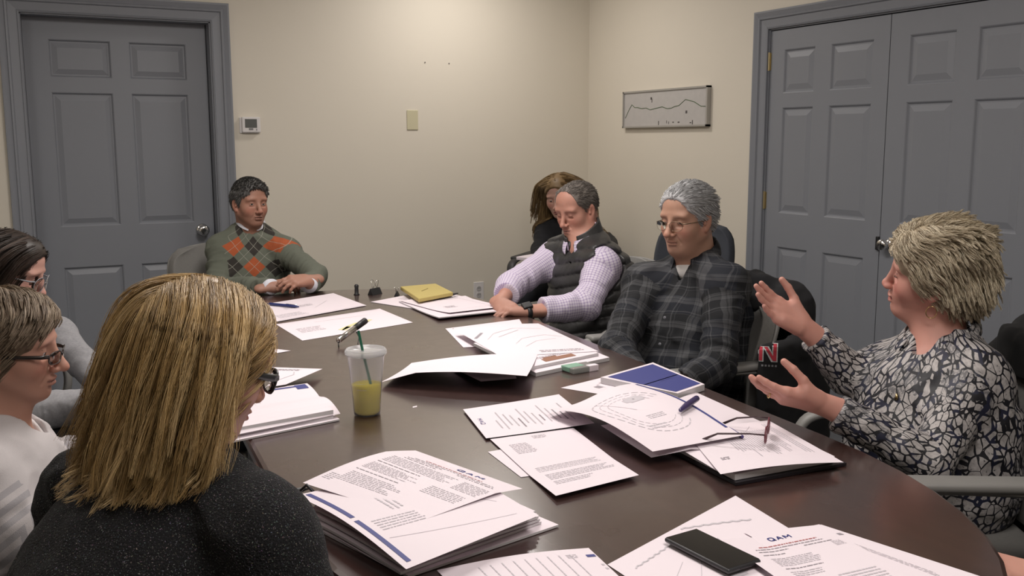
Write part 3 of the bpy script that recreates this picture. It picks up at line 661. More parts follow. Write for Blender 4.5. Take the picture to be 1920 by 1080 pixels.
P('paper_sheet', 'printed letter with a navy heading beside the black phone', [(.955, .875), (1.165, .865), (1.195, 1.165), (.995, 1.180)], TZ+.0045, h=lambda u, v: .012*max(0, .3-u)*2,
  marks=[('word', 'QAM', (.40, .915), (.062, 0), (0, .036), .0026, 3), ('txt', .22, .87, .85, .845, 1, 7), ('txt', .16, .84, .88, .82, 1, 1), ('txt', .16, .81, .45, .79, 1, 1), ('txt', .60, .81, .92, .79, 1, 1), ('txt', .16, .77, .40, .75, 1, 1), ('txt', .85, .79, .95, .73, 5, 2), ('txt', .18, .72, .62, .62, 6, 2), ('txt', .18, .60, .55, .58, 1, 1), ('txt', .18, .56, .5, .50, 3, 2), ('txt', .5, .46, .9, .2, 9, 2), ('txt', .1, .46, .42, .2, 9, 2)])
# phone
ph = empty('smartphone', (.955, 1.155, TZ+.006), label='black smartphone lying face up on the site plan', cat='phone'); ph.rotation_euler = (0, 0, .085)
o = rbox('body', (0, 0, .0042), (.0355, .073, .0042), .004, mat('phone shell', (.03, .03, .033), .35), ph); o = MB().box((-.033, -.070, .0083), (.033, .070, .0087)).build('screen', mat('dark glass', (.008, .008, .009), .12), ph)
MB().box((-.010, -.0735, .003), (.010, -.0728, .0055)).build('charging_port', M_DARK, ph)
# P5's portfolio, curved plan, eyeglasses, pen
t = empty('leather_portfolio', (1.33, 1.50, TZ), label='black leather portfolio under white pages beside the woman in snakeskin print', cat='portfolio')
o = paper('cover', None, [(1.200, 1.385), (1.475, 1.372), (1.500, 1.60), (1.215, 1.655)], TZ+.001, parent=t, thick=.006); o.data.materials.clear(); [o.data.materials.append(mat('black leather', (.012, .010, .014), .35)) for _ in range(8)]
o = paper('page', None, [(1.205, 1.395), (1.455, 1.385), (1.490, 1.61), (1.220, 1.655)], TZ+.008, parent=t, thick=.012)
P('paper_sheet', 'printed page under the red eyeglasses', [(1.170, 1.395), (1.438, 1.345), (1.510, 1.640), (1.285, 1.660)], TZ+.022, h=lambda u, v: .006*math.sin(u*PI)*(1-v)+.004*(1-u),
  marks=[('txv', .30, .80, .80, .20, 20, 2, .35), ('txv', .84, .92, .92, .2, 3, 2), ('txt', .10, .30, .18, .24, 3, 1), ('line', [(.45, .92), (.60, .80), (.7, .9)], .0014, 2)])
P('paper_sheet', 'small white leaf curled under the printed page', [(1.185, 1.42), (1.30, 1.405), (1.30, 1.50), (1.205, 1.56)], TZ+.0212, h=lambda u, v: .003*math.sin(u*PI))
P('paper_sheet', 'white page with a purple line lying under the purple pen', [(1.30, 1.56), (1.53, 1.68), (1.565, 1.975), (1.36, 1.86)], TZ+.004, h=lambda u, v: .016*(1-u), marks=[])
def hp(u, v): return .030+.022*math.sin(v*PI*1.1)*(1-.3*u)-.012*math.sin(u*PI*2)*v*.6+.010*max(0, .2-v)
P('paper_sheet', 'large curved site plan with a grey oval, bulging over the portfolio', [(1.120, 1.545), (1.350, 1.545), (1.425, 2.045), (1.105, 1.945)], TZ+.003, nu=20, nv=22, h=hp,
  marks=site(3)+[('rect', .53, .62, .68, .72, 2), ('rect', .50, .64, .71, .70, 2), ('rect', .59, .66, .61, .68, 1), ('txt', .42, .40, .62, .34, 3, 2), ('txt', .3, .28, .5, .22, 2, 2), ('line', [(.3, .8), (.45, .5)], .0012, 2), ('line', [(.97, .97), (.975, .6), (.97, .1)], .007, 3)])
P('paper_sheet', 'underlayer plan sheet showing below the curved site plan', [(1.128, 1.560), (1.30, 1.52), (1.36, 1.75), (1.16, 1.80)], TZ+.001, nu=14, nv=14, h=lambda u, v: .026*(1-.4*abs(2*u-1)))
MB().tube([(1.375, 1.80, TZ+.040), (1.385, 1.70, TZ+.028), (1.37, 1.60, TZ+.030), (1.352, 1.545, TZ+.032)], .0035, 6).build('purple_ribbon', mat('purple ribbon', (.06, .04, .17), .5)); tag(bpy.data.objects['purple_ribbon'], 'thin purple ribbon marker running along the curved plan', 'ribbon')
pn = MB().tube([(1.296, 1.690, TZ+.060), (1.302, 1.694, TZ+.060), (1.335, 1.716, TZ+.061), (1.395, 1.756, TZ+.060), (1.402, 1.761, TZ+.060)], [.002, .005, .0075, .0075, .004], 12).build('pen', mat('purple barrel', (.055, .04, .12), .3), None, True); tag(pn, 'thick purple pen lying on the curved site plan', 'pen')
def glasses_folded():
    t = empty('eyeglasses', (1.38, 1.50, TZ+.03), label='dark red eyeglasses standing open on the printed page', cat='eyeglasses')
    mr = mat('dark red frame', (.13, .02, .035), .3); mt = mat('tortoise temple', (.055, .03, .035), .3); gl = mat('lens glass', (.75, .62, .62), .05, Transmission_Weight=.9)
    z0 = TZ+.031; a = V(1.428, 1.572, z0+.018); b = V(1.330, 1.505+.0, z0+.018)
    a = V(1.440, 1.560, 0); b = V(1.345, 1.470, 0); d = nz(b-a); 
    for s in (0, 1):
        c = lerp(a, b, .22+.56*s); c[2] = z0+.018
        ring = [c+d*.024*math.cos(q)+V(0, 0, .016)*math.sin(q) for q in np.linspace(0, 2*PI, 24, endpoint=False)]
        MB().tube(ring, .0018, 6, closed=True).build('rim', mr, t, True, True)
        vs = [c]+ring; o = link_mesh('lens', vs, [(0, i+1, (i+1) % 24+1) for i in range(24)], gl, t, world=True); solidify(o, .0012)
    m = lerp(a, b, .5); MB().tube([m-d*.010+V(0, 0, z0+.022), m+V(0, 0, z0+.027), m+d*.010+V(0, 0, z0+.022)], .0016, 6).build('bridge', mr, t, True, True)
    n = V(d[1], -d[0], 0); n = n if n[0] < 0 else -n
    for p, L in ((a, .10), (b, .125)):
        q = p+V(0, 0, z0+.026); MB().tube([q, q+n*.03+V(0, 0, .0), q+n*(L-.03)+V(0, 0, -.006), q+n*L+V(0, 0, -.022)], [.0018, .0018, .0022, .003], 6).build('temple', mt, t, True, True)
glasses_folded()
# blue booklet
t = empty('presentation_booklet', (1.46, 2.10, TZ), label='spiral booklet with a navy blue cover block near the plaid-shirted man', cat='booklet')
o = paper('page_block', None, [(1.402, 2.178), (1.482, 1.942), (1.602, 1.985), (1.632, 2.258)], TZ+.0016, parent=t, thick=.017, marks=[('rect', .05, .06, .955, .94, 3), ('rect', .54, .06, .56, .95, 0), ('txv', .58, .4, .60, .8, 1, 0)])
P('paper_sheet', 'white page with a small dark seal left of the navy booklet', [(1.283, 2.19), (1.365, 2.04), (1.52, 2.10), (1.57, 2.27)], TZ+.0006, h=lambda u, v: 0.0, marks=[('rect', .34, .22, .46, .30, 1), ('line', [(.2, .5), (.3, .3), (.5, .3)], .0016, 2), ('txt', .2, .5, .5, .38, 3, 2)])
# pens, clips, microphone at the far end
pn = MB().tube([(.905, 3.876, TZ+.010), (.915, 3.865, TZ+.010), (.985, 3.763, TZ+.010), (.998, 3.745, TZ+.010)], [.002, .006, .006, .003], 10).build('pen', mat('blue pen', (.02, .03, .13), .3), None, True); tag(pn, 'blue pen lying on the far left sheet', 'pen')
MB().tube([(.993, 3.752, TZ+.0165), (.962, 3.797, TZ+.0165)], .0015, 6).build('clip', M_CHROME, pn, True, False)
pn = MB().tube([(1.520, 3.62, TZ+.022), (1.62, 3.665, TZ+.022), (1.66, 3.69, TZ+.022)], [.006, .006, .003], 10).build('pen', mat('black pen barrel', (.02, .02, .03), .3), None, True); tag(pn, 'black pen along the front edge of the yellow pad', 'pen')
def clip(loc, rz, label, s=1.0, open_=True):
    t = empty('binder_clip', loc, rz, label, 'binder clip')
    w, h, d = .026*s, .024*s, .014*s
    vs = [(-w, -d, 0), (w, -d, 0), (w, d, 0), (-w, d, 0), (-w, -.002, h), (w, -.002, h), (w, .002, h), (-w, .002, h)]
    o = link_mesh('body', vs, [(0, 3, 2, 1), (0, 1, 5, 4), (2, 3, 7, 6), (4, 5, 6, 7), (1, 2, 6, 5), (3, 0, 4, 7)], M_DARK, t, smooth=False); bevel(o, .001)
    for sy in (-1, 1):
        MB().tube([(-.012*s, sy*.002, h), (-.008*s, sy*.010*s, h+.020*s), (-.004*s, sy*.014*s, h+.030*s), (.004*s, sy*.014*s, h+.030*s), (.008*s, sy*.010*s, h+.020*s), (.012*s, sy*.002, h)], .0011, 6).build('wire_handle', M_CHROME, t, True)
clip((1.392, 3.965, TZ), .5, 'large black binder clip standing with its wire handles up', 1.15)
clip((1.460, 3.880, TZ), 1.1, 'black binder clip half behind the yellow pad', .75)
t = tag(MB().lathe([(.012, 0), (.013, .002), (.009, .006), (.008, .030), (.010, .040), (.006, .046), (0, .047)], (1.316, 3.985, TZ), 16).build('rubber_stamp', M_DARK, None, True), 'small black upright knob at the far end of the table', 'stamp')
t = empty('table_microphone', (.985, 3.02, TZ), label='small silver and black microphone propped on a thin wire stand', cat='microphone')
a = V(.920, 2.985, TZ+.020); b = V(1.055, 3.105, TZ+.055); d = nz(b-a)
MB().tube([a, a+d*.002, lerp(a, b, .62)], [.008, .0095, .0095], 18).build('barrel', M_CHROME, t, True, True); MB().tube([lerp(a, b, .62), b-d*.006, b], [.0105, .0112, .006], 18).build('foam_tip', M_DARK, t, True, True)
MB().tube([lerp(a, b, .62)-V(0, 0, .01), lerp(a, b, .62)+V(.004, -.020, -.028), V(.985, 2.985, TZ+.002)], .0016, 6).build('wire_leg', M_DARK, t, True, True); MB().tube([a+V(0, 0, -.006), V(.918, 2.975, TZ+.001)], .002, 6).build('wire_leg', M_DARK, t, True, True)
t = tag(MB().add([(.86, 2.19, TZ+.001), (.872, 2.192, TZ+.001), (.874, 2.197, TZ+.003), (.862, 2.196, TZ+.002)], [(0, 1, 2, 3)]).build('paper_scrap', M_PAPER), 'tiny white paper scrap on the table right of the cup', 'scrap')
# iced tea cup
t = empty('iced_tea_cup', (.742, 2.190, TZ), label='tall frosted plastic cup of yellow iced tea with lid and green straw', cat='cup')
M_CUP = mat('frosted cup plastic', (.93, .93, .94), .22, Transmission_Weight=.90, IOR=1.15, Specular_IOR_Level=.4)
M_LID = mat('clear lid plastic', (.95, .95, .96), .15, Transmission_Weight=.72, IOR=1.2)
M_TEA = mat('green tea', (.74, .60, .035), .2, Transmission_Weight=.12, IOR=1.1)
out = [(.026, .0), (.031, .002), (.0325, .010), (.0345, .045), (.0395, .105), (.0445, .146), (.0465, .149), (.0465, .152)]
inn = [(.0455, .152), (.0435, .146), (.0385, .105), (.0335, .045), (.0315, .011), (.0295, .004), (.0, .004)]
mb = MB(); pr = out+inn; n = 40
vs = [(r*math.cos(2*PI*j/n), r*math.sin(2*PI*j/n), z) for r, z in pr for j in range(n)]
mb.add(vs, [(i*n+j, i*n+(j+1) % n, (i+1)*n+(j+1) % n, (i+1)*n+j) for i in range(len(pr)-1) for j in range(n)]+[tuple(range(n))[::-1]])
mb.build('cup_body', M_CUP, t, True)
MB().lathe([(.0, .0045), (.0290, .0046), (.0310, .011), (.0330, .045), (.0356, .076), (.0, .0762)], n=40).build('tea', M_TEA, t, True)
MB().lathe([(.0475, .148), (.0505, .152), (.0505, .158), (.0480, .161), (.0470, .1625), (.0455, .1628), (.0430, .158), (.0, .158)], n=40).build('lid', M_LID, t, True)
MB().tube([(.020, -.018, .006), (-.006, .006, .158), (-.0130, .012, .205)], .0033, 14, cap=False).build('straw', mat('green straw', (.015, .13, .075), .35), t, True)
for z in (.083, .068): 
    r = .0362 if z > .08 else .0352; MB().tube([(r*math.cos(a), r*math.sin(a), z) for a in np.linspace(-2.6, -1.9, 8)], .0004, 4).build('printed_mark', M_INKG, t, True)
# ------------------------------------------------------------------ people: engine
def skin_mat(name, base, ruddy=(.50, .17, .12)):
    def fn():
        c = coord(); t = attr('tint'); l, r, k = xyz(t); n = noise(c, 26, 4)
        b = mix(n, tuple(q*.93 for q in base), tuple(min(1, q*1.06) for q in base))
        b = mix(r*.45, b, ruddy); b = mix(l*.75, b, (.36, .10, .09)); b = mix(k*.85, b, (.04, .028, .022))
        return {'Base Color': b, 'Normal': bumpn(noise(c, 420, 3), .10, .0006)}
    return mat(name, base, .57, fn=fn, Subsurface_Weight=.10, Subsurface_Scale=.008)
def hair_mat(name, a, b, c=None, rough=.42):
    c = c or tuple((p+q)/2 for p, q in zip(a, b))
    def fn():
        s, t, r = xyz(attr('hs')); return {'Base Color': ramp(s, (0, a), (.5, c), (1, b)), 'Roughness': mapr(r, 0, 1, rough-.06, rough+.12)}
    return mat(name, a, rough, fn=fn, Specular_IOR_Level=.45)
M_TROU = noisy((.10, .095, .085), .1, 30, .9, 300, .3)('khaki grey trousers'); M_TROUD = noisy((.02, .021, .028), .1, 30, .9, 300, .3)('dark trousers'); M_SHOE = mat('dark leather shoe', (.02, .016, .013), .4)
M_EYEW = mat('eye white', (.55, .50, .48), .25); M_PUP = mat('dark iris', (.03, .022, .018), .1); M_TEETH = mat('teeth', (.62, .58, .50), .3)
M_GLASS = mat('spectacle glass', (.95, .95, .95), .03, Transmission_Weight=1.0, IOR=1.08)
def head_frame(fwd, pitch=0, roll=0):
    M = frame((fwd[0], fwd[1], 0)); M = rot(M[:, 0], -pitch)@M; return rot(M[:, 1], roll)@M
def add_head(f, c, M, s=1.0, fem=0.0, nose=1.0, jaw=1.0, fat=0.0, lid=.35, mouth=0.0, age=.5, ears=True):
    """lid: 0 closed .. 1 wide open"""
    H = lambda x, y, z: np.asarray(c)+M@(V(x, y, z)*s)
    def E(x, y, z, rx, ry, rz, k=.012, sub=False, R=None): f.ell(H(x, y, z), V(rx, ry, rz)*s, M if R is None else M@R, k*s, sub, 10)
    def C(a, b, ra, rb, k=.01, sub=False, flat=None): f.cone(H(*a), H(*b), ra*s, rb*s, k*s, flat, sub, 10)
    jw = jaw*(1-.08*fem)
    E(0, -.014, .028, .075, .098, .088, .02); E(0, .040, .046, .060, .046, .056, .03)
    E(0, .030, -.025, .060+.004*fat, .056, .072, .03)
    E(0, .030, -.070, .048*jw+.010*fat, .050, .038, .03)
    for x in (-1, 1):
        E(x*.040, .053, -.032, .021+.006*fat, .022, .022+.004*fat, .036)
        C((x*.052*jw, -.002, -.052), (x*.018, .066, -.098), .014+.008*fat, .013, .025)
        E(x*.028, .076, .020, .025, .014, .0090-.002*fem, .022)
    E(0, .073, -.100, .019*jw, .016, .0155, .02)
    if fat > .3: E(0, .035, -.108, .042, .038, .022, .03)
    E(0, .074, -.066, .027, .020, .024, .018)
    for x in (-1, 1):
        E(x*.0315, .099, .001, .0165, .0125, .0110, .018, True)          # socket
        E(x*.0315, .0735, -.0005, .0148, .0142, .0138, .004)               # lids over the ball
        if lid > .02:
            E(x*.0315, .0885, -.0015-.004*(1-lid), .0122, .0080, .0016+.0044*lid, .0015, True)
        C((x*.021, .0855, -.014), (x*.041, .0800, -.015), .0022, .002, .006, True)
        if age > .4: C((x*.0165, .094, -.040), (x*.031, .082, -.074), .0022, .0018, .007, True)
    nh = nose
    C((0, .086, .012), (0, .1085*nh**.3, -.034), .0075, .0105*nh, .012); E(0, .113*nh**.25, -.040, .0115*nh, .0105*nh, .0095, .008)
    for x in (-1, 1):
        E(x*.0125*nh, .1015, -.0435, .0080, .0110, .0075, .006); E(x*.0062, .106, -.0505, .0040, .0055, .0035, .003, True)
    E(0, .0955, -.0655, .021, .0060, .0042+.001*fem, .006); E(0, .0940, -.0775-mouth*.5, .0185, .0070, .0052+.001*fem, .006)
    if mouth > .001: E(0, .099, -.0715-mouth*.25, .0170, .011, .0018+mouth*.5, .002, True)
    else: E(0, .1035, -.0713, .0225, .0090, .0014, .003, True)
    E(0, .0955, -.0865, .014, .006, .0035, .008, True)
    if ears:
        for x in (-1, 1):
            R = rot((0, 0, 1), x*.30)@rot((1, 0, 0), .18)
            E(x*.0775, -.010, -.012, .0085, .0175, .0310, .006, False, R); E(x*.0865, -.005, -.010, .0065, .0100, .0190, .004, True, R)
            E(x*.0765, .000, -.038, .0065, .0085, .0095, .006, False, R); E(x*.0800, .0065, -.016, .0035, .004, .0065, .004, False, R)
def head_tint(P, c, M, s, fem=0.0, lipmask=1.0, browd=0.0, shade=0.0):
    L = ((P-np.asarray(c))@M)/s; x, y, z = L[:, 0], L[:, 1], L[:, 2]; g = lambda d: np.exp(-d)
    ok = (y < .13) & (np.abs(x) < .1) & (np.abs(z) < .13); lip = ok*(((x/.0225)**2+((z+.0715)/.0105)**2 < 1) & (y > .085)).astype(float)*lipmask*(.45+.55*fem)
    ln = (np.abs(z+.0715) < .0014)*(np.abs(x) < .022)*(y > .085)
    ch = g(((np.abs(x)-.042)/.020)**2+((z+.035)/.020)**2)*(y > .02)+.8*g((x/.014)**2+((z+.040)/.012)**2)*(y > .09)+.6*g(((np.abs(x)-.08)/.012)**2)*(np.abs(z+.01) < .05)*(y < .03)*(y > -.05)
    dk = .75*ln+.8*(np.abs(z-(.0045-.0)) < .0011)*(np.abs(np.abs(x)-.0315) < .013)*(y > .075)*(.3+.7*fem)+shade*g(((z+.085)/.03)**2)*(y > .0)*.25
    return np.stack([lip, np.clip(ch, 0, 1)*ok, np.clip(dk, 0, 1)*ok], 1)
def hand(f, w, d, n, right, curl=(.3, .3, .35, .4), thumb=(.55, .25, .15), spread=.07, s=1.0, g=5):
    w = np.asarray(w, float); d = nz(d); n = np.asarray(n, float); n = nz(n-d*(n@d)); t = np.cross(d, n)*(1 if right else -1)
    L = lambda a, b, c: w+s*(t*a+d*b+n*c)
    f.cone(L(0, -.05, 0), L(0, .02, 0), .027*s, .029*s, .02, (n, .70), g=g)
    kn = [(.029, .088), (.0095, .093), (-.0105, .088), (-.0285, .078)]
    for a, b in kn: f.cone(L(a*.6, .016, 0), L(a, b-.004, -.002), .0150*s, .0118*s, .012, g=g)
    f.ell(L(0, .050, .002), V(.036, .042, .0125)*s, np.stack([t, d, n], 1), .012, g=g)
    f.cone(L(.018, .014, .006), L(.034, .046, .010), .0165*s, .0135*s, .014, g=g); f.cone(L(-.020, .014, .005), L(-.026, .060, .004), .0135*s, .011*s, .012, g=g)
    ln = [.070, .078, .073, .057]; rr = [.0090, .0092, .0087, .0078]
    for i in range(4):
        a0 = spread*(1.5-i)*.9; d0 = d*math.cos(a0)+t*math.sin(a0); p = L(kn[i][0], kn[i][1]-.004, -.001); a = 0
        cu = curl[i] if hasattr(curl[i], '__len__') else (curl[i],)*3
        for j, fr in enumerate((.46, .30, .24)):
            a += cu[j]; dj = d0*math.cos(a)+n*math.sin(a); q = p+dj*ln[i]*fr*s; f.cone(p, q, rr[i]*s*(1, .93, .86)[j], rr[i]*s*(.93, .86, .74)[j], .0035 if j else .008, g=g); p = q
    o_, op, bend = thumb; p = L(.022, .022, .006); a = o_
    for j, (l, r0, r1) in enumerate(((.044, .0135, .0115), (.033, .0108, .0098), (.026, .0098, .0080))):
        dj = nz(d*math.cos(a)+t*math.sin(a)+n*op); q = p+dj*l*s; f.cone(p, q, r0*s, r1*s, .010 if j == 0 else .0035, g=g); p = q; a -= bend
def arm_prims(f, sh, el, wr, ru=.050, re=.040, rw=.028, off=0.0, g=1, wrist_flat=None, k=.045):
    f.cone(sh, el, ru+off, re+off, k, g=g); f.cone(el, wr, re+off, rw+off, .02, g=g+1)
def torso_prims(f, T, off=0.0, waist=True):
    nb, hip, R, Fw, U, sw = T['nb'], T['hip'], T['R'], T['F'], T['U'], T['sw']; M = np.stack([R, Fw, U], 1); bl, fat = T.get('belly', 0), T.get('fat', 0); L = np.linalg.norm(nb-hip)
    for s_, sh in ((-1, T['shL']), (1, T['shR'])):
        f.cone(nb-U*.012-Fw*.015, sh, .044+off, .044+off, .05); f.ell(sh-U*.010, V(.050, .054, .054)+off, k=.05)
        f.cone(nb+U*.035-Fw*.02, lerp(nb, sh, .70)-Fw*.01, .028+off, .034+off, .05)
    f.ell(nb-U*.17+Fw*(.000), V(sw*.98+.01+fat*.02, .108+fat*.02, .17)+off, M, .05)
    f.ell(lerp(nb, hip, .5)+Fw*bl*.4, V(.150+fat*.04, .112+bl*.5+fat*.02, .16)+off, M, .06)
    f.ell(lerp(nb, hip, .74)+Fw*bl*.6, V(.155+fat*.05+bl*.15, .115+bl*.7+fat*.02, .14)+off, M, .06)
    f.ell(hip, V(.175+fat*.04, .135+fat*.03, .12)+off, M, .05)
    if T.get('bust', 0):
        b = T['bust']
        for x in (-1, 1): f.ell(nb-U*.195+R*x*.072+Fw*.085, V(.068, .055*b, .066)+off, M, .035)
def make_T(nb, hip, facing, sw, **kw):
    nb, hip = np.asarray(nb, float), np.asarray(hip, float); U = nz(nb-hip); Fw = V(facing[0], facing[1], 0); Fw = nz(Fw-U*(Fw@U)); R = np.cross(Fw, U)
    T = dict(nb=nb, hip=hip, U=U, F=Fw, R=R, sw=sw, shL=nb-R*sw-U*.088, shR=nb+R*sw-U*.088); T.update(kw); return T
def pat_attr(o, v, f, T, fld, arms):
    cen = v[f].mean(1); g = fld.group_of(cen); P = v[f]; out = np.zeros(P.shape)
    q = P-T['nb']; x = q@T['R']; y = q@T['F']+.03; z = q@T['U']
    out[..., 0] = np.arctan2(x, y)*.15; out[..., 1] = z; out[..., 2] = 0
    for gi, (a, b, ref, base) in arms.items():
        m = g == gi
        if not m.any(): continue
        ax = nz(b-a); ref = V(.456, .878, 0); r1 = nz(np.cross(ax, ref)); r2 = np.cross(ax, r1); w = P[m]-a
        out[m, :, 0] = np.arctan2(w@r1, w@r2)*.05+.7; out[m, :, 1] = -(w@ax)-base; out[m, :, 2] = 1
    attr_corner(o, 'pat', out.reshape(-1, 3))
def wrinkle(T, arms, amp=.005, aamp=.006, seed=0, extra=None):
    segs = [(a, b) for k, (a, b, r, base) in arms.items()]
    def post(P):
        W = P+.03*np.stack([vnoise(P, 9, seed+1), vnoise(P, 9, seed+2), vnoise(P, 9, seed+3)], 1)
        q = W-T['nb']; Q = np.stack([q@T['R']*.9+q@T['U']*.25, q@T['F']*.6, q@T['U']*1.1+np.abs(q@T['R'])*.5], 1)
        d = amp*((ridged(Q, 13, seed)-.55)*1.0+(ridged(Q, 27, seed+5)-.5)*.35)
        for a, b in segs:
            ax = b-a; L = np.linalg.norm(ax); ax = ax/L; w = W-a; t = w@ax; rad = np.linalg.norm(w-t[:, None]*ax, axis=1); m = np.clip(1-(rad-.06)/.02, 0, 1)*np.clip(t/.03+1, 0, 1)*np.clip((L-t)/.03+1, 0, 1)
            e = w-t[:, None]*ax; Q2 = np.stack([t*1.25, e[:, 0]*.45, e[:, 1]*.45+e[:, 2]*.3], 1)
            r = aamp*((ridged(Q2, 20, seed+9)-.5)+.45*(ridged(Q2, 41, seed+11)-.5)); d = d*(1-m)+r*m
        if extra is not None: d = d+extra(P)
        return -d
    return post
def cloth(name, fld, mats, parent, T, arms, h=.006, post=None, lo=None, hi=None, pat=True, smooth=2):
    fld.post = post; v, f = fld.mesh(h, lo, hi); 
    o = link_mesh(name, v, f, mats, parent, world=True)
    if pat: pat_attr(o, v, f, T, fld, arms)
    return o
def head_box(c, nb): 
    c = np.asarray(c); return np.minimum(c-.135, nb-.10), np.maximum(c+.150, nb+.05)
def body(parent, fld, skin, fine, tintf, coarse=.010, lo=None, hi=None):
    """one skin mesh: the same implicit body sampled finely inside the boxes in `fine` and coarsely elsewhere"""
    parts = []; v, f = fld.mesh(coarse, lo, hi); cen = v[f].mean(1); keep = np.ones(len(f), bool)
    for (a, b, h) in fine: keep &= ~((cen > a+h).all(1) & (cen < b-h).all(1))
    parts.append((v, f[keep]))
    for (a, b, h) in fine: parts.append(fld.mesh(h, a, b, pad=.02))
    v, f = merge(parts); o = link_mesh('body', v, f, skin, parent, world=True); attr_point(o, 'tint', tintf(v)); return o
def eyes(parent, c, M, s, gaze=(0, 0), iris=M_PUP):
    for x in (-1, 1):
        e = np.asarray(c)+M@(V(x*.0315, .0738, -.0012)*s); mb = MB(); n = 20; r = .0132*s; d = M@nz((gaze[0], 1, gaze[1])); Q = frame(d)
        vs = []; fs = []; mi = []
        rings = [0, .22, .45, .8, 1.2, 1.7, 2.3, PI]
        for i, a in enumerate(rings):
            for j in range(n): vs.append(e+r*(Q[:, 1]*math.cos(a)+math.sin(a)*(Q[:, 0]*math.cos(2*PI*j/n)+Q[:, 2]*math.sin(2*PI*j/n))))
        for i in range(len(rings)-1):
            for j in range(n): fs.append((i*n+j, i*n+(j+1) % n, (i+1)*n+(j+1) % n, (i+1)*n+j)); mi.append(1 if i < 2 else 0)
        link_mesh('eye', vs, fs, [M_EYEW, iris], parent, mi, world=True)
# ------------------------------------------------------------------ hair
def strand_mesh(name, paths, rad, mat_, parent, sd, sides=3, taper=.35):
    """paths (N,S,3)"""
    N, S, _ = paths.shape; t = np.gradient(paths, axis=1); t /= np.linalg.norm(t, axis=2, keepdims=True)+1e-9
    ref = np.array([.31, .47, .83]); e1 = np.cross(t, ref); e1 /= np.linalg.norm(e1, axis=2, keepdims=True)+1e-9; e2 = np.cross(t, e1)
    u = np.linspace(0, 1, S); r = (rad*np.ones(N))[:, None]*(1-(1-taper)*u**2)[None, :]
    vs = np.zeros((N, S, sides, 3))
    for k in range(sides):
        a = 2*PI*k/sides; vs[:, :, k] = paths+r[..., None]*(math.cos(a)*e1+math.sin(a)*e2)
    b = np.arange(N*S*sides).reshape(N, S, sides); F = []
    for k in range(sides):
        k2 = (k+1) % sides; F.append(np.stack([b[:, :-1, k], b[:, :-1, k2], b[:, 1:, k2], b[:, 1:, k]], -1).reshape(-1, 4))
    o = link_mesh(name, vs.reshape(-1, 3), np.concatenate(F), mat_, parent, world=True)
    rs = np.random.RandomState(sd); at = np.zeros((N, S, sides, 3)); at[..., 0] = rs.rand(N)[:, None, None]; at[..., 1] = u[None, :, None]; at[..., 2] = rs.rand(N)[:, None, None]
    return o, at, vs
def sim(p, v, nstep, L, dirf, coll, off, grav=.2, keep=.6, jit=0.0, rs=None, gcurve=1.0):
    out = [p.copy()]; ds = (L/nstep)[:, None]
    for i in range(nstep):
        u = i/nstep; g = dirf(p, u); v = v*keep+g*(1-keep)+np.array([0, 0, -1.])*grav*(u**gcurve)
        if jit: v = v+rs.randn(*v.shape)*jit
        v = v/(np.linalg.norm(v, axis=1, keepdims=True)+1e-9); p = p+v*ds; o = off(u) if callable(off) else off
        for _ in range(2):
            d = coll.ev(p); m = d < o
            if m.any():
                q = p[m]; e = 1e-3; G = np.stack([coll.ev(q+np.eye(3)[k]*e)-d[m] for k in range(3)], 1); G /= np.linalg.norm(G, axis=1, keepdims=True)+1e-9
                p = p.copy(); p[m] = q+G*(np.asarray(o)[m]-d[m] if hasattr(o, '__len__') else (o-d[m]))[:, None]
        out.append(p.copy())
    return np.stack(out, 1)
def children_of(guides, n, r0, r1, rs, wave=0.0):
    N, S, _ = guides.shape; off = rs.randn(N, n, 3); off /= np.linalg.norm(off, axis=2, keepdims=True); off *= rs.rand(N, n, 1)**.5
    u = np.linspace(0, 1, S)[None, None, :, None]; P = guides[:, None]+off[:, :, None]*(r0*(1-u)+r1*u)
    if wave: ph = rs.rand(N, n, 1, 1)*6.28; P = P+np.sin(u*9+ph)*wave*rs.randn(N, n, 1, 3)*u
    return P.reshape(N*n, S, 3)
def sample_cap(v, f, n, rs, mask):
    T = np.concatenate([f[:, [0, 1, 2]], f[:, [0, 2, 3]]]); a, b, c = v[T[:, 0]], v[T[:, 1]], v[T[:, 2]]; nr = np.cross(b-a, c-a); ar = np.linalg.norm(nr, axis=1); m = mask((a+b+c)/3); ar = ar*m
    i = rs.choice(len(T), n, p=ar/ar.sum()); u = rs.rand(n, 2); k = u.sum(1) > 1; u[k] = 1-u[k]
    return a[i]+(b[i]-a[i])*u[:, :1]+(c[i]-a[i])*u[:, 1:], nr[i]/(ar[i][:, None]+1e-12)
def hair_obj(parent, capv, capf, paths, rad, m, sd, shade=None, name='hair'):
    o, at, vs = strand_mesh(name, paths, rad, m, parent, sd)
    if shade is not None: at[..., 0] = shade(at, vs)
    # join cap into the same mesh
    if capv is not None:
        me = o.data; n1 = len(capv); sv = vs.reshape(-1, 3); F = np.zeros((len(me.polygons), 4), np.int32); a = np.zeros(len(me.polygons)*4, np.int32); me.polygons.foreach_get('vertices', a); F = a.reshape(-1, 4)
        bpy.data.objects.remove(o); V2 = np.concatenate([capv, sv]); F2 = np.concatenate([capf, F+n1]); o = link_mesh(name, V2, F2, m, parent, world=True)
        ca = np.zeros((n1, 3)); ca[:, 0] = .12+.25*vnoise(capv, 60, sd); ca[:, 2] = .9; A = np.concatenate([ca, at.reshape(-1, 3)])
    else: A = at.reshape(-1, 3)
    attr_point(o, 'hs', A); return o
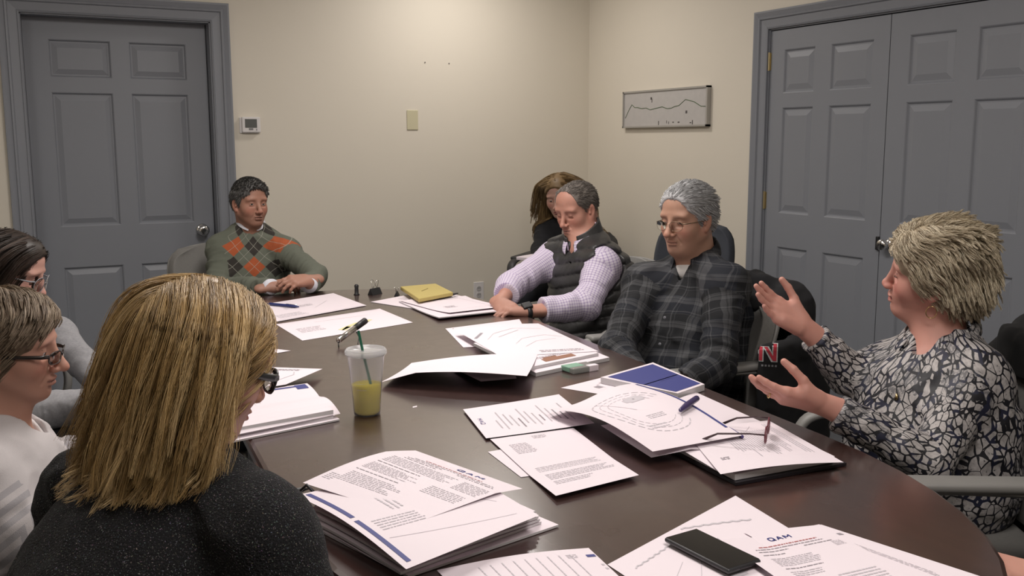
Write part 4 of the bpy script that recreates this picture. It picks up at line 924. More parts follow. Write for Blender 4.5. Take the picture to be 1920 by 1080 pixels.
def brows(parent, c, M, s, m, sd=3, thick=1.0, arch=.004):
    rs = np.random.RandomState(sd); P = []
    for x in (-1, 1):
        n = int(70*thick); u = rs.rand(n); q = np.stack([x*(.014+.034*u), .0925-.016*u**2+0*u, .0185+arch*np.sin(u*2.2)+rs.randn(n)*.0012*thick-.002*u], 1)
        d = np.stack([x*np.ones(n)*.8, -.25*u, .35-.6*u], 1); W = np.asarray(c)+(np.stack([q, q+d*.0035, q+d*.007], 1)*s)@M.T
        hair_obj(parent, None, None, W, .0006*s, m, sd, name='eyebrow')
def spectacles(parent, c, M, s, frame_m, w=.024, h=.018, rim=.0013, drop=0.0, fwd=.004, label=None, square=2.6, temple=.0022, half=False, lens=None):
    t = empty('eyeglasses', tuple(np.asarray(c)-world_loc(parent))); t.parent = parent
    if label: t['label'] = label
    H = lambda x, y, z: np.asarray(c)+M@(V(x, y, z)*s)
    yy = .100+fwd; zz = -.006-drop
    for x in (-1, 1):
        cx = x*.032; ring = []
        for a in np.linspace(0, 2*PI, 28, endpoint=False):
            ca, sa = math.cos(a), math.sin(a); e = 2/square; px = abs(ca)**e*(1 if ca > 0 else -1)*w; pz = abs(sa)**e*(1 if sa > 0 else -1)*h
            ring.append(H(cx+px, yy-abs(cx+px)**2*3.5, zz+pz))
        if half: MB().tube(ring[15:28], rim, 6).build('rim', frame_m, t, True, True)
        else: MB().tube(ring, rim, 6, closed=True).build('rim', frame_m, t, True, True)
        vs = [np.mean(ring, 0)]+ring; o = link_mesh('lens', vs, [(0, i+1, (i+1) % 28+1) for i in range(28)], lens or M_GLASS, t, world=True); solidify(o, .001)
        MB().tube([H(cx+x*w, yy-abs(cx+x*w)**2*3.5, zz+h*.5), H(x*.068, .085, zz+h*.45), H(x*.079, .02, zz+h*.35), H(x*.0815, -.01, zz+.006), H(x*.079, -.030, zz-.018)], [temple*s, temple*s, temple*s*.8, temple*s*.8, temple*s*.8], 6, flat=((0, 0, 1), 1.5)).build('temple', frame_m, t, True, True)
    MB().tube([H(-.009, yy, zz+.004), H(0, yy+.003, zz+.007), H(.009, yy, zz+.004)], rim, 6).build('bridge', frame_m, t, True, True)
    return t
def world_loc(o):
    r = np.zeros(3)
    while o is not None: r += np.array(o.location); o = o.parent
    return r
def collar(parent, name, T, m, rx=.066, ry=.072, gap=.45, stand=.030, leaf=.040, point=.035, base=(0, 0, .0), tilt=.35, thick=.0022, spread=.010, fold=True, pat=False):
    c = T['nb']+T['R']*base[0]+T['F']*base[1]+T['U']*base[2]; R, Fw, U = T['R'], T['F'], T['U']
    def g(u, v):
        ph = gap+(2*PI-2*gap)*u; cf = math.cos(ph); e = max(0, (cf-.2)/.8)
        b = c+R*math.sin(ph)*rx+Fw*cf*ry-U*tilt*ry*cf
        rad = R*math.sin(ph)+Fw*cf
        if not fold: return b+U*stand*v-rad*.006*v
        if v < .4: return b+U*stand*(v/.4)-rad*.004*(v/.4)
        w = (v-.4)/.6; L = leaf+point*e**2
        return b+U*(stand-L*w*.96)+rad*(spread*math.sin(min(1, w*1.3)*PI/2)-.004+.010*w*e)+rad*.004*w
    o = MB().grid(g, 48, 12).build(name, m, parent, True, True); solidify(o, thick)
    if pat:
        me = o.data; n = len(me.vertices); co_ = np.zeros(n*3); me.vertices.foreach_get('co', co_); P = co_.reshape(-1, 3)+world_loc(parent)-T['nb']
        li = np.zeros(len(me.loops), np.int32); me.loops.foreach_get('vertex_index', li)
        q = P[li]; attr_corner(o, 'pat', np.stack([np.arctan2(q@T['R'], q@T['F']+.0)*.09, q@T['U'], q[:, 0]*0+1], 1))
    return o
def legs(parent, T, m_tr, m_shoe, knee_d=.40, kz=.52, spread_=.10, foot_z=.0, h=.012, name='trousers', fw=None, ank=.05):
    F2 = nz(V(fw[0], fw[1], 0)) if fw is not None else nz(V(T['F'][0], T['F'][1], 0)); R2 = np.cross(F2, V(0, 0, 1)); f = Fld()
    f.ell(T['hip'], (.185, .16, .11), np.stack([R2, F2, V(0, 0, 1)], 1), .04)
    for x in (-1, 1):
        hp = T['hip']+R2*x*.085+F2*.03-V(0, 0, .01); kn = T['hip']+R2*x*(spread_+.03)+F2*knee_d; kn[2] = kz; an = kn+F2*ank; an[2] = .10
        f.cone(hp, kn, .092, .066, .04); f.cone(kn, an, .066, .052, .03)
        s = Fld(); s.cone(an-F2*.03-V(0, 0, .055), an+F2*.15-V(0, 0, .068), .040, .032, .02, (V(0, 0, 1), .8)); s.cone(an-V(0, 0, .01), an-V(0, 0, .06), .042, .040, .02)
        v, q = s.mesh(.008); v[:, 2] = np.maximum(v[:, 2], .001); link_mesh('shoe', v, q, m_shoe, parent, world=True)
    sd = 3; f.post = lambda P: -.006*(ridged(P, 11, sd)-.5)
    v, q = f.mesh(h); return link_mesh(name, v, q, m_tr, parent, world=True)

def short_hair(parent, c, M, s, m, cap, mask, combdir, n, L, sd, lift=.25, rad=.0007, off=(.003, .010), grav=.15, coll=None, kids=5, kr=.0035, keep=.6, nstep=6, jit=.05, hcap=.0035, gcurve=1.0, shade=None, tip=.0012, wave=0):
    """cap: Fld already in world space"""
    rs = np.random.RandomState(sd); v, f = cap.mesh(hcap); loc = lambda P: ((P-np.asarray(c))@M)/s
    p, nr = sample_cap(v, f, n, rs, lambda P: mask(loc(P)))
    g = lambda P, u: combdir(loc(P), u)@M.T
    d0 = g(p, 0)+nr*lift; d0 /= np.linalg.norm(d0, axis=1, keepdims=True)+1e-9
    LL = L*(.7+.6*rs.rand(n)) if not callable(L) else L(loc(p))*(.8+.4*rs.rand(n)); o = off[0]+(off[1]-off[0])*rs.rand(n)
    G = sim(p-nr*.002, d0, nstep, LL, g, coll or cap, (lambda u: o*min(1, .3+u*1.4)), grav, keep, jit, rs, gcurve)
    K = children_of(G, kids, kr, tip, rs, wave)
    return hair_obj(parent, v, f, K, rad, m, sd, shade)
FACE = ((0, .128, -.020, .115, .082, .113), (-.085, .070, -.03, .040, .046, .085), (.085, .070, -.03, .040, .046, .085), (-.088, -.004, -.018, .026, .027, .040), (.088, -.004, -.018, .026, .027, .040),
        (0, -.045, -.140, .12, .13, .062), (-.085, .03, -.085, .05, .07, .050), (.085, .03, -.085, .05, .07, .050))
def cap_field(c, M, s, grow=.006, top=0.0, sub=FACE, extra=(), lift=0.0):
    f = Fld(); E = lambda x, y, z, a, b, d, k=.008, sb=False: f.ell(np.asarray(c)+M@(V(x, y, z)*s), V(a, b, d)*s, M, k, sb)
    E(0, -.014, .028, .075+grow, .098+grow, .088+grow+top*.5)
    E(0, .040, .046, .060+grow*.8, .046+grow*.8, .056+grow*.8, .03)
    if top: E(0, .0, .060, .062, .080, .052+top)
    for q in extra: E(*q)
    for i_, q in enumerate(sub): E(q[0], q[1], q[2]+(lift if i_ == 0 else 0), *q[3:6], k=.008, sb=True)
    return f
def norm_rows(d): return d/(np.linalg.norm(d, axis=1, keepdims=True)+1e-9)

def arms_of(T, eR, wR, eL, wL):
    return {1: (T['shR'], eR, 0, 0), 2: (eR, wR, 0, .27), 3: (T['shL'], eL, 0, 0), 4: (eL, wL, 0, .27)}
def sleeves(f, T, A, r=(.060, .050, .037), cutR=.05, cutL=.05, hollow=0):
    arm_prims(f, A[1][0], A[1][1], A[2][1], *r, g=1); arm_prims(f, A[3][0], A[3][1], A[4][1], *r, g=3)
    for (a, b, _, _), c in ((A[2], cutR), (A[4], cutL)):
        q = nz(b-a); f.box(b+q*(c+.05), (.09, .10, .09), frame(q), .001, .003, True)
        if hollow: f.cone(b+q*(c-.05), b+q*(c-.085), hollow, hollow, .003, sub=True)
def neck_prims(b, c, M, T, r=.060, s=1.0):
    b.cone(c+M@V(0, -.028, -.05), T['nb']-T['F']*.01, r*.97, r, .03, g=10); b.cone(c+M@V(0, .03, -.085), T['nb']+T['F']*.03-T['U']*.01, r*.55, r*.75, .03, g=10)
def neck_hole(f, T, up=.075, r=(.072, .08, .06), v=None):
    nb, U, F = T['nb'], T['U'], T['F']
    f.ell(nb+U*up+F*.01, r, np.stack([T['R'], F, U], 1), .01, True)
    if v: f.cone(nb+F*.055+U*.03, nb+F*v[2]-U*v[0], v[1], .004, .008, sub=True)
def project(fld, p, d, n=8):
    for _ in range(n): p = p-d*fld.ev(p[None])[0]*.9
    return p
def stud(parent, fld, T, dist_, side, name, m, r=.0055, out=.13):
    F = T['F']; p = project(fld, T['nb']-T['U']*dist_+T['R']*side+F*out, F); mb = MB(); Q = frame(F)
    ring = lambda rr, h: [p+F*h+rr*(Q[:, 0]*math.cos(a)+Q[:, 2]*math.sin(a)) for a in np.linspace(0, 2*PI, 12, endpoint=False)]
    vs = ring(r, -.001)+ring(r, .0018)+ring(r*.6, .0022); return link_mesh(name, vs, [(i+12*k, (i+1) % 12+12*k, (i+1) % 12+12*k+12, i+12*k+12) for k in (0, 1) for i in range(12)]+[tuple(range(24, 36))], m, parent, world=True)
def hands_box(w, d, h=.0026):
    e = w+nz(d)*.18; return (np.minimum(w, e)-.065, np.maximum(w, e)+.065, h)
def cuff(parent, w, d, r, L, m, name='cuff'):
    d = nz(d); o = MB().tube([w-d*L, w-d*L*.2, w, w-d*.001, w-d*.01], [r*.98, r, r, r-.003, r-.004], 22, flat=(np.cross(d, V(0, 0, 1)), 1.08), cap=False).build(name, m, parent, True, True); return o
def comb_back(L, u): return norm_rows(np.stack([L[:, 0]*3.5, -1.0+0*L[:, 0], np.where(L[:, 2] < .05, -.8, -.15)], 1))

def lashes(parent, c, M, s, m, z0=-.0065, w=.0007):
    for x in (-1, 1):
        q = []
        for u in np.linspace(-1, 1, 9): q.append(np.asarray(c)+M@(V(x*.0315+x*u*.0125, .0735+.0150*math.sqrt(max(0, 1-(u*.80)**2)), z0+.0022*u*u+(.0012*u))*s))
        MB().tube(q, [w*.5]+[w]*7+[w*.5], 5).build('eyelashes', m, parent, True, True)
M_LASH = mat('eyelash', (.02, .013, .01), .6)
def long_hair(t, c, M, s, m, cap, mask, coll, dirf, n, L, sd, kids, rad, off, grav, keep, nstep, kr, tip, shade=None, jit=.02, wave=.002, lift=.1, gcurve=.5, gw=.006):
    rs = np.random.RandomState(sd); v, f = cap.mesh(.004); loc = lambda P: ((P-np.asarray(c))@M)/s
    p, nr = sample_cap(v, f, n, rs, lambda P: mask(loc(P))); g = lambda P, u: dirf(loc(P), u)@M.T
    d0 = g(p, 0)+nr*lift; d0 = norm_rows(d0); LL = L(loc(p), rs); o = off[0]+(off[1]-off[0])*rs.rand(n)
    G = sim(p-nr*.001, d0, nstep, LL, g, coll, (lambda u: o*min(1, .12+u*3.2)), grav, keep, jit, rs, gcurve)
    S_ = G.shape[1]; uu_ = np.linspace(0, 1, S_)[None, :, None]; G = G+np.sin(uu_*rs.uniform(3, 7, (n, 1, 1))+rs.rand(n, 1, 1)*6.28)*uu_**1.2*rs.randn(n, 1, 3)*gw
    K = children_of(G, kids, kr, tip, rs, wave); gs = np.repeat(rs.rand(n), kids)
    def sh(at, vs):
        a = at[..., 0]*.30+gs[:, None, None]*.62+.12*at[..., 1]-.02; return np.clip(a, 0, 1)
    return hair_obj(t, v, f, K, rad, m, sd, sh)
# ------------------------------------------------------------------ man in the argyle sweater
def fwd_short(L, u): return norm_rows(np.stack([L[:, 0]*3, .5-(L[:, 2] < .05)*1.0, np.where(L[:, 2] < .06, -.7, .15)], 1))
def p1():
    c = V(1.026, 4.661, 1.109); F = (.26, -.965); M = head_frame(F, .02, -.03); s = .925
    t = empty('person', (1.0, 4.52, 0), label='man with short grey hair in a green argyle sweater at the far table end', cat='person')
    nb = V(1.034, 4.701, 0.969); hip = V(1.00, 4.62, .50); T = make_T(nb, hip, (-.12, -1), .150, belly=.02, fat=.15, shR=V(0.894, 4.693, 0.895), shL=V(1.161, 4.551, 0.874))
    elR, wrR = V(0.828, 4.540, 0.731), V(0.990, 4.162, 0.744); elL, wrL = V(1.211, 4.237, 0.788), V(1.142, 4.099, 0.772); wrR[2] = max(wrR[2], .775); A = arms_of(T, elR, wrR, elL, wrL); wrL[2] = max(wrL[2], .782); elL[2] = max(elL[2], .80)
    b = Fld(); torso_prims(b, T, -.006); add_head(b, c, M, s, 0, 1.0, 1.04, .1, .36, 0, .6); neck_prims(b, c, M, T, .057)
    arm_prims(b, T['shR'], elR, wrR, off=-.006, g=1); arm_prims(b, T['shL'], elL, wrL, off=-.006, g=3)
    dR, dL = nz((.95, .12, .08)), nz((-.90, -.28, .02)); hand(b, wrR, dR, V(.1, .4, -1), True, (.35, .40, .45, .5), (.5, .3, .2), .05, .95); hand(b, wrL+V(0, 0, .022), dL, V(-.1, .5, -1), False, (.35, .4, .45, .5), (.5, .3, .2), .05, .95)
    body(t, b, skin_mat('tanned skin', (.36, .18, .125)), [(*head_box(c, nb), .0027), hands_box(wrR, dR, .003), hands_box(wrL, dL, .003)], lambda P: head_tint(P, c, M, s, 0, .55, shade=1))
    eyes(t, c, M, s, (.15, .02)); hm = hair_mat('dark grey hair', (.045, .043, .042), (.30, .29, .28), (.13, .125, .12)); brows(t, c, M, s, hair_mat('dark brow', (.03, .025, .02), (.07, .06, .05)), 3, 1.2)
    short_hair(t, c, M, s, hm, cap_field(c, M, s, .009, .008, lift=-.002), lambda L: 1.0*(L[:, 1] > -9), fwd_short, 2600, .014, 12, .25, .0006, (.0005, .004), .0, kids=5, hcap=.0035, jit=.05)
    f = Fld(); torso_prims(f, T, .010); sleeves(f, T, A, (.051, .046, .036), .035, .035); neck_hole(f, T, .068, (.064, .070, .050), (.030, .026, .085))
    def fn():
        u, v, g = xyz(attr('pat')); n = noise(vec(u*700, v*500), 1, 2); sl = g.gt(.5); a = (u+.000)/.083; b_ = (v+.080)/.098
        def dia(cx, cz, w=.5, h=.5): return (((a-cx)/w).abs()+((b_-cz)/h).abs()).lt(1.0)
        grn = (.125, .135, .105); cl = mix(n*.35, grn, (.075, .083, .066))
        org = (dia(-1, 0)+dia(1, 0)+dia(0, -1)).clamp(); dk = (dia(0, 0)+dia(-1, -1)+dia(1, -1)+dia(-1, 1)+dia(1, 1)+dia(0, -2)).clamp(); q = 1.0-sl
        cl = mix(dk*q, cl, (.030, .026, .022)); cl = mix(org*q, cl, (.36, .085, .030))
        l1 = (((a+b_)+9.5).fr()-.5).abs(); l2 = (((a-b_)+9.5).fr()-.5).abs(); ln = (l1.lt(.016)+l2.lt(.016)).clamp()*q*a.abs().lt(1.5)
        cl = mix(ln*.6, cl, (.34, .33, .28)); return {'Base Color': cl, 'Normal': bumpn(n, .3, .001)}
    sw = cloth('sweater', f, mat('green argyle knit', (.12, .13, .1), .95, fn=fn), t, T, A, .006, wrinkle(T, A, .013, .016, 24)); sw['label'] = 'grey green sweater with orange and black argyle diamonds'
    mw = mat('white shirt cotton', (.66, .66, .72), .8); collar(t, 'shirt_collar', T, mw, .062, .066, .25, .034, .020, .020, (0, .008, .024), .42, spread=.006)
    for a, w in ((elR, wrR), (elL, wrL)): cuff(t, w+nz(w-a)*.012, w-a, .0345, .05, mw, 'shirt_cuff')
    legs(t, T, M_TROUD, M_SHOE, .42, .50)
p1()
# ------------------------------------------------------------------ man in the quilted vest
def p3():
    c = V(2.123, 3.499, 1.113); F = (-.93, -.30); M = head_frame(F, .30, .02); s = .935
    t = empty('person', (2.12, 3.42, 0), label='balding man in a dark quilted vest over a lilac checked shirt', cat='person')
    nb = V(2.135, 3.444, 0.959); hip = V(2.22, 3.38, .50); T = make_T(nb, hip, (-.95, -.25), .170, belly=.05, fat=.55, shL=V(2.102, 3.269, 0.900), shR=V(2.087, 3.618, 0.899))
    elL, wrL = V(1.982, 3.194, 0.760), V(1.738, 3.205, 0.753); elR, wrR = V(1.811, 3.496, 0.808), V(1.678, 3.330, 0.768); A = arms_of(T, elR, wrR, elL, wrL)
    b = Fld(); torso_prims(b, T, -.006); add_head(b, c, M, s, 0, 1.02, 1.08, .6, .0, 0, .8); lashes(t, c, M, s, M_LASH, -.0068, .0005); neck_prims(b, c, M, T, .064)
    arm_prims(b, T['shR'], elR, wrR, off=-.004, g=1); arm_prims(b, T['shL'], elL, wrL, off=-.004, g=3)
    dL, dR = nz((-.92, .36, .02)), nz((-.1, -.98, -.1)); hand(b, wrL, dL, V(-.1, -.1, -1), False, (.30, .35, .4, .45), (.6, .2, .2), .05, .98); hand(b, wrR, dR, V(.35, 0, -1), True, (.4, .45, .5, .5), (.5, .3, .2), .05, .98)
    body(t, b, skin_mat('ruddy skin', (.47, .235, .175)), [(*head_box(c, nb), .0026), hands_box(wrR, dR, .003), hands_box(wrL, dL, .003)], lambda P: head_tint(P, c, M, s, 0, .6))
    eyes(t, c, M, s, (0, -.5)); hm = hair_mat('grey brown hair', (.10, .085, .075), (.34, .31, .28), (.20, .175, .155)); brows(t, c, M, s, hm, 3, 1.0)
    FB = ((0, .120, .020, .085, .095, .105),)+FACE[1:]
    short_hair(t, c, M, s, hm, cap_field(c, M, s, .0040, 0, sub=FB), lambda L: 1.0*(L[:, 1] > -9), comb_back, 2000, .014, 13, .05, .0006, (.0005, .003), .02, kids=5, hcap=.0035, jit=.03)
    rs = np.random.RandomState(5); n = 260; x = rs.uniform(-.05, .05, n); y0 = rs.uniform(.035, .062, n); p = np.stack([x, y0, .095+0*x], 1)*s@M.T+c; G = sim(p, np.tile(M@V(0, -1, .2), (n, 1)), 8, np.full(n, .06), lambda P, u: np.tile(M@V(0, -1, .05), (len(P), 1)), b, .002, 0.0)
    hair_obj(t, None, None, children_of(G, 4, .003, .002, rs), .0005, hm, 6, name='thin_top_hair')
    def chk():
        u, v, g = xyz(attr('pat')); q = lambda z: ((z+9.0)/.0105).fr().lt(.30); k = (q(u)+q(v))*.5; return {'Base Color': mix(k, (.66, .60, .70), (.30, .22, .42))}
    mc = mat('lilac gingham', (.6, .55, .65), .8, fn=chk)
    f = Fld(); torso_prims(f, T, .004); sleeves(f, T, A, (.062, .055, .043), -.06, -.012); neck_hole(f, T, .068, (.064, .070, .050), (.03, .022, .09))
    sh = cloth('shirt', f, mc, t, T, A, .006, wrinkle(T, A, .006, .015, 34)); sh['label'] = 'white and lilac gingham shirt with rolled sleeves'
    f = Fld(); torso_prims(f, T, .022); neck_hole(f, T, .085, (.066, .066, .050), (.14, .020, .15))
    for k, sg, e_ in (('shL', -1, elL), ('shR', 1, elR)): f.cone(T[k]+T['R']*sg*.040+T['U']*.005, e_, .078, .080, .012, None, True)
    f.box(hip-T['U']*.08, (.4, .4, .09), np.stack([T['R'], T['F'], T['U']], 1), .001, .01, True)
    def quilt(P):
        z = (P-nb)@T['U']; x = (P-nb)@T['R']; return .010*np.abs(np.sin(z*PI/.046+.15*np.sin(x*20)))**.5-.005
    vv = wrinkle(T, {}, .006, 0, 41, extra=quilt)
    mv = mat('charcoal quilted nylon', (.030, .030, .031), .45, fn=lambda: {'Normal': bumpn(noise(coord(), 90, 3), .5, .002), 'Base Color': mix(noise(coord(), 12, 3), (.022, .022, .023), (.045, .044, .043))})
    ve = cloth('vest', f, mv, t, T, {}, .0055, vv); ve['label'] = 'charcoal quilted puffer vest'
    collar(t, 'vest_collar', T, mv, .080, .082, .40, .050, 0, 0, (0, .0, .030), .35, .010, fold=False); collar(t, 'shirt_collar', T, mc, .070, .074, .30, .036, .026, .025, (0, .012, .030), .42, pat=True)
    wd = nz(wrL-elL); wp = wrL+wd*.010; mb = MB(); mb.tube([wp-wd*.009, wp+wd*.009], .0335, 24, flat=(V(0, 0, 1), .80), cap=False); w = mb.build('watch', mat('black watch strap', (.02, .02, .022), .4), t, True, True); solidify(w, .003)
    Q = frame(wd); q = Fld(); q.box(wp+V(-.18, -.35, .85)*.030, (.017, .019, .006), np.stack([nz(np.cross(wd, V(-.2, -.4, .9))), wd, nz(V(-.2, -.4, .9))], 1), .003); v, fc = q.mesh(.002); link_mesh('watch_case', v, fc, M_DARK, w, world=True)
    legs(t, T, M_TROU, M_SHOE, .44, .53)
p3()
# ------------------------------------------------------------------ man in the plaid shirt
def p4():
    c = V(2.048, 2.653, 1.135); F = (-.93, -.24); M = head_frame(F, .12, .0); s = .965
    t = empty('person', (2.08, 2.60, 0), label='man with silver hair and eyeglasses in a dark plaid flannel shirt', cat='person')
    nb = V(2.103, 2.663, 0.960); hip = V(2.10, 2.62, .50); T = make_T(nb, hip, (-.93, -.30), .175, belly=.09, fat=.6, shR=V(1.952, 2.755, 0.903), shL=V(2.029, 2.424, 0.936))
    elR, wrR = V(1.720, 2.583, 0.726), V(1.688, 2.358, 0.641); elL, wrL = V(1.913, 2.309, 0.709), V(1.704, 2.273, 0.658); A = arms_of(T, elR, wrR, elL, wrL)
    b = Fld(); torso_prims(b, T, -.006); add_head(b, c, M, s, 0, 1.12, 1.08, .35, .12, 0, .9); neck_prims(b, c, M, T, .062)
    arm_prims(b, T['shR'], elR, wrR, off=-.006, g=1); arm_prims(b, T['shL'], elL, wrL, off=-.006, g=3)
    dR, dL = nz((-.2, -.5, -.3)), nz((-.6, .45, -.2)); hand(b, wrR, dR, V(.2, -.2, -1), True); hand(b, wrL, dL, V(0, 0, -1), False)
    body(t, b, skin_mat('older tanned skin', (.42, .235, .165)), [(*head_box(c, nb), .0024), hands_box(wrR, dR, .004), hands_box(wrL, dL, .004)], lambda P: head_tint(P, c, M, s, 0, .6))
    eyes(t, c, M, s, (0, -.5)); hm = hair_mat('silver hair', (.26, .26, .265), (.74, .74, .75), (.50, .50, .51)); brows(t, c, M, s, hm, 3, 1.3)
    lashes(t, c, M, s, M_LASH, -.0068, .0005); spectacles(t, c, M, s, mat('thin gold frame', (.20, .15, .10), .3, .8), .024, .0165, .0008, .004, .010, temple=.0011, label='thin metal eyeglasses')
    short_hair(t, c, M, s, hm, cap_field(c, M, s, .006, .014, lift=.006), lambda L: 1.0*(L[:, 1] > -9), comb_back, 2600, .026, 11, .22, .00055, (.0008, .0050), .03, kids=8, hcap=.003, jit=.03)
    f = Fld(); torso_prims(f, T, .010); sleeves(f, T, A, (.060, .053, .038)); neck_hole(f, T, .070, (.066, .074, .05), (.075, .036, .12))
    def fn():
        u, v, g = xyz(attr('pat')); n1 = noise(attr('pat'), 9, 2); u = u+n1*.05+v*.12; v = v+noise(attr('pat'), 7, 2)*.06-u*.15
        def band(q, per, a, b): m = (q+9.0).mod(per); return m.gt(a)*m.lt(b)
        def pl(q): return band(q, .085, .0, .022)*.50+band(q, .085, .010, .013)*-.3+band(q, .085, .018, .020)*-.3+band(q, .085, .055, .0585)*.45+band(q, .0850, .047, .049)*.25
        w = noise(vec(u*900, v*900), 1, 1); k = (pl(u)+pl(v)).clamp(); k2 = (band(u, .17, .04, .10)+band(v, .17, .05, .11)).clamp()
        cl = mix(k, mix(k2*.6, (.004, .005, .007), (.006, .009, .018)), (.080, .081, .086)); cl = mix(w*.3, cl, (.012, .012, .014))
        return {'Base Color': cl, 'Normal': bumpn(w, .25, .001)}
    mp = mat('black and grey plaid flannel', (.02, .02, .02), .9, fn=fn)
    sh = cloth('shirt', f, mp, t, T, A, .006, wrinkle(T, A, .014, .014, 4)); sh['label'] = 'black and grey plaid flannel shirt'
    collar(t, 'shirt_collar', T, mp, .076, .084, .46, .036, .046, .035, (0, .012, .034), .45, pat=True)
    q = Fld(); q.ell(nb+T['F']*.046-T['U']*.006, (.050, .050, .046), np.stack([T['R'], T['F'], T['U']], 1)); v, fc = q.mesh(.006); link_mesh('undershirt', v, fc, mat('white undershirt', (.66, .64, .62), .8), t, world=True)
    for i in range(4): stud(t, f, T, .07+.085*i, 0, 'button', mat('grey button', (.2, .2, .22), .3), out=.2)
    legs(t, T, M_TROUD, M_SHOE)
p4()
# ------------------------------------------------------------------ woman in snakeskin print
def p5():
    c = V(2.003, 1.617, 1.072); F = (-.62, .78); M = head_frame(F, -.06, -.26); s = 1.0
    t = empty('person', (2.05, 1.55, 0), label='blonde short-haired woman gesturing with both hands in a snakeskin print blouse', cat='person')
    nb = V(2.019, 1.602, 0.892); hip = V(1.999, 1.576, 0.545); T = make_T(nb, hip, (-.93, -.15), .160, belly=.06, fat=.40, bust=1.35, shR=V(2.024, 1.755, 0.803), shL=V(1.986, 1.474, 0.843))
    elR, wrR = V(1.876, 1.752, 0.804), V(1.767, 1.807, 0.928); elL, wrL = V(1.747, 1.391, 0.698), V(1.571, 1.548, 0.817); A = arms_of(T, elR, wrR, elL, wrL)
    rr, uu, ff = V(.887, -.461, -.002), V(.071, .131, .989), V(.456, .878, -.149)
    b = Fld(); torso_prims(b, T, -.006); add_head(b, c, M, s, 1, .86, .98, .45, .0, .006, .35); lashes(t, c, M, s, M_LASH, -.0068, .0010); neck_prims(b, c, M, T, .049)
    arm_prims(b, T['shR'], elR, wrR, .046, .038, .026, off=-.004, g=1); arm_prims(b, T['shL'], elL, wrL, .046, .038, .026, off=-.004, g=3)
    dR, nR = nz(-rr*.80+uu*.52-ff*.1), nz(-ff*.75+uu*.55+rr*.1); dL, nL = nz(-rr*.97+uu*.22), nz(uu*.95+ff*.38)
    hand(b, wrR, dR, nR, True, (.10, .12, .15, .18), (.80, .12, .25), .05, .98); hand(b, wrL, dL, nL, False, (.14, .16, .18, .20), (.50, .62, .25), .02, .98)
    body(t, b, skin_mat('fair pink skin', (.55, .27, .215), (.58, .16, .13)), [(*head_box(c, nb), .0022), hands_box(wrR, dR, .0022), hands_box(wrL, dL, .0022)], lambda P: head_tint(P, c, M, s, 1, 1))
    eyes(t, c, M, s, (0, -.6)); q = [c+M@(V(x*.012, .0885-.03*abs(x)**2*.3, -.0735)*s) for x in (-1, -.5, 0, .5, 1)]; MB().tube(q, .0026, 6).build('teeth', M_TEETH, t, True, True)
    hm = hair_mat('ash blonde hair', (.19, .14, .085), (.92, .83, .65), (.58, .485, .345)); brows(t, c, M, s, hair_mat('brown brow', (.16, .10, .06), (.25, .17, .1)), 3, .9, .006)
    cap = cap_field(c, M, s, .012, .0, sub=((0, .140, -.040, .115, .082, .118), (-.090, .074, -.040, .040, .040, .075), (.090, .074, -.040, .040, .040, .075), (-.098, .006, -.040, .034, .028, .036), (.098, .006, -.040, .034, .028, .036), (0, .01, -.155, .14, .10, .050)), extra=((0, -.020, .066, .074, .086, .062, .02), (0, -.072, -.010, .068, .058, .085, .03), (0, .055, .072, .050, .035, .030, .02)))
    def comb(L, u):
        x, y, z = L.T; tw = np.sin(x*55+y*38+z*47)*.80; top = np.clip((z-.06)/.05, 0, 1); fr = np.clip((y-.045)/.03, 0, 1)
        d = np.stack([np.sign(x+.02)*(.30+.5*top)+tw*.6, (-.95+.55*(1-top)*(y < -.02))*(1-fr*top)-.6*fr*(1-top)+.15*fr*top, -.80*(1-top)-.35*u-.65*fr*top+tw*.35+.15*top*(1-fr)], 1); return norm_rows(d)
    short_hair(t, c, M, s, hm, cap, lambda L: 1.0*(L[:, 2] > -.12)*((L[:, 1] < .055)|(L[:, 2] > .062))*(1+2.0*(L[:, 2] > .07)), comb, 1800, lambda L: np.where(L[:, 1] > .045, .050, np.where(L[:, 2] < -.02, .034, .050)), 21, .28, .00055, (.001, .013), .05, kids=13, kr=.0075, keep=.66, nstep=11, jit=.11, hcap=.0035, tip=.0018, wave=.001, gcurve=1.0)
    f = Fld(); torso_prims(f, T, .012); sleeves(f, T, A, (.054, .047, .036), .006, .006); neck_hole(f, T, .066, (.070, .085, .052), (.045, .034, .11))
    def fn():
        p = attr('pat'); u, v, g = xyz(p); w = noise(p, 22, 3, .6, 0, 1); q = vec(u*1.5+noise(p, 14, 2)*.035, v*.85+noise(vec(v, u, 1.0), 12, 2)*.035, g)
        e = voro(q, 48, 'DISTANCE_TO_EDGE'); e2 = voro(q, 105, 'DISTANCE_TO_EDGE'); n = noise(q, 130, 3); n2 = noise(q, 26, 3)
        k = e.gt(mapr(n2, .35, .65, .035, .16))*(e2+n*.55).gt(.23); gr = mix(n, (.17, .16, .165), (.60, .56, .54)); gr = mix(noise(q, 9, 2).gt(.58)*n.gt(.48)*.8, gr, (.10, .10, .11))
        return {'Base Color': mix(k, mix(n2.gt(.56), (.006, .006, .010), (.012, .014, .035)), gr)}
    mp = mat('snakeskin print fabric', (.3, .3, .3), .6, fn=fn)
    sh = cloth('blouse', f, mp, t, T, A, .006, wrinkle(T, A, .015, .010, 14)); sh['label'] = 'black, navy and off-white snakeskin print blouse'
    collar(t, 'blouse_collar', T, mp, .080, .086, .55, .030, .034, .02, (0, .006, .022), .50, pat=True, spread=.014)
    gold = mat('gold', (.65, .47, .22), .25, 1)
    e = c+M@(V(-.084, -.004, -.068)*s); MB().tube([e+M@V(.0, .012*math.cos(a), .0155*math.sin(a)) for a in np.linspace(0, 2*PI, 24, endpoint=False)], .0011, 6, closed=True).build('hoop_earring', gold, t, True, True)
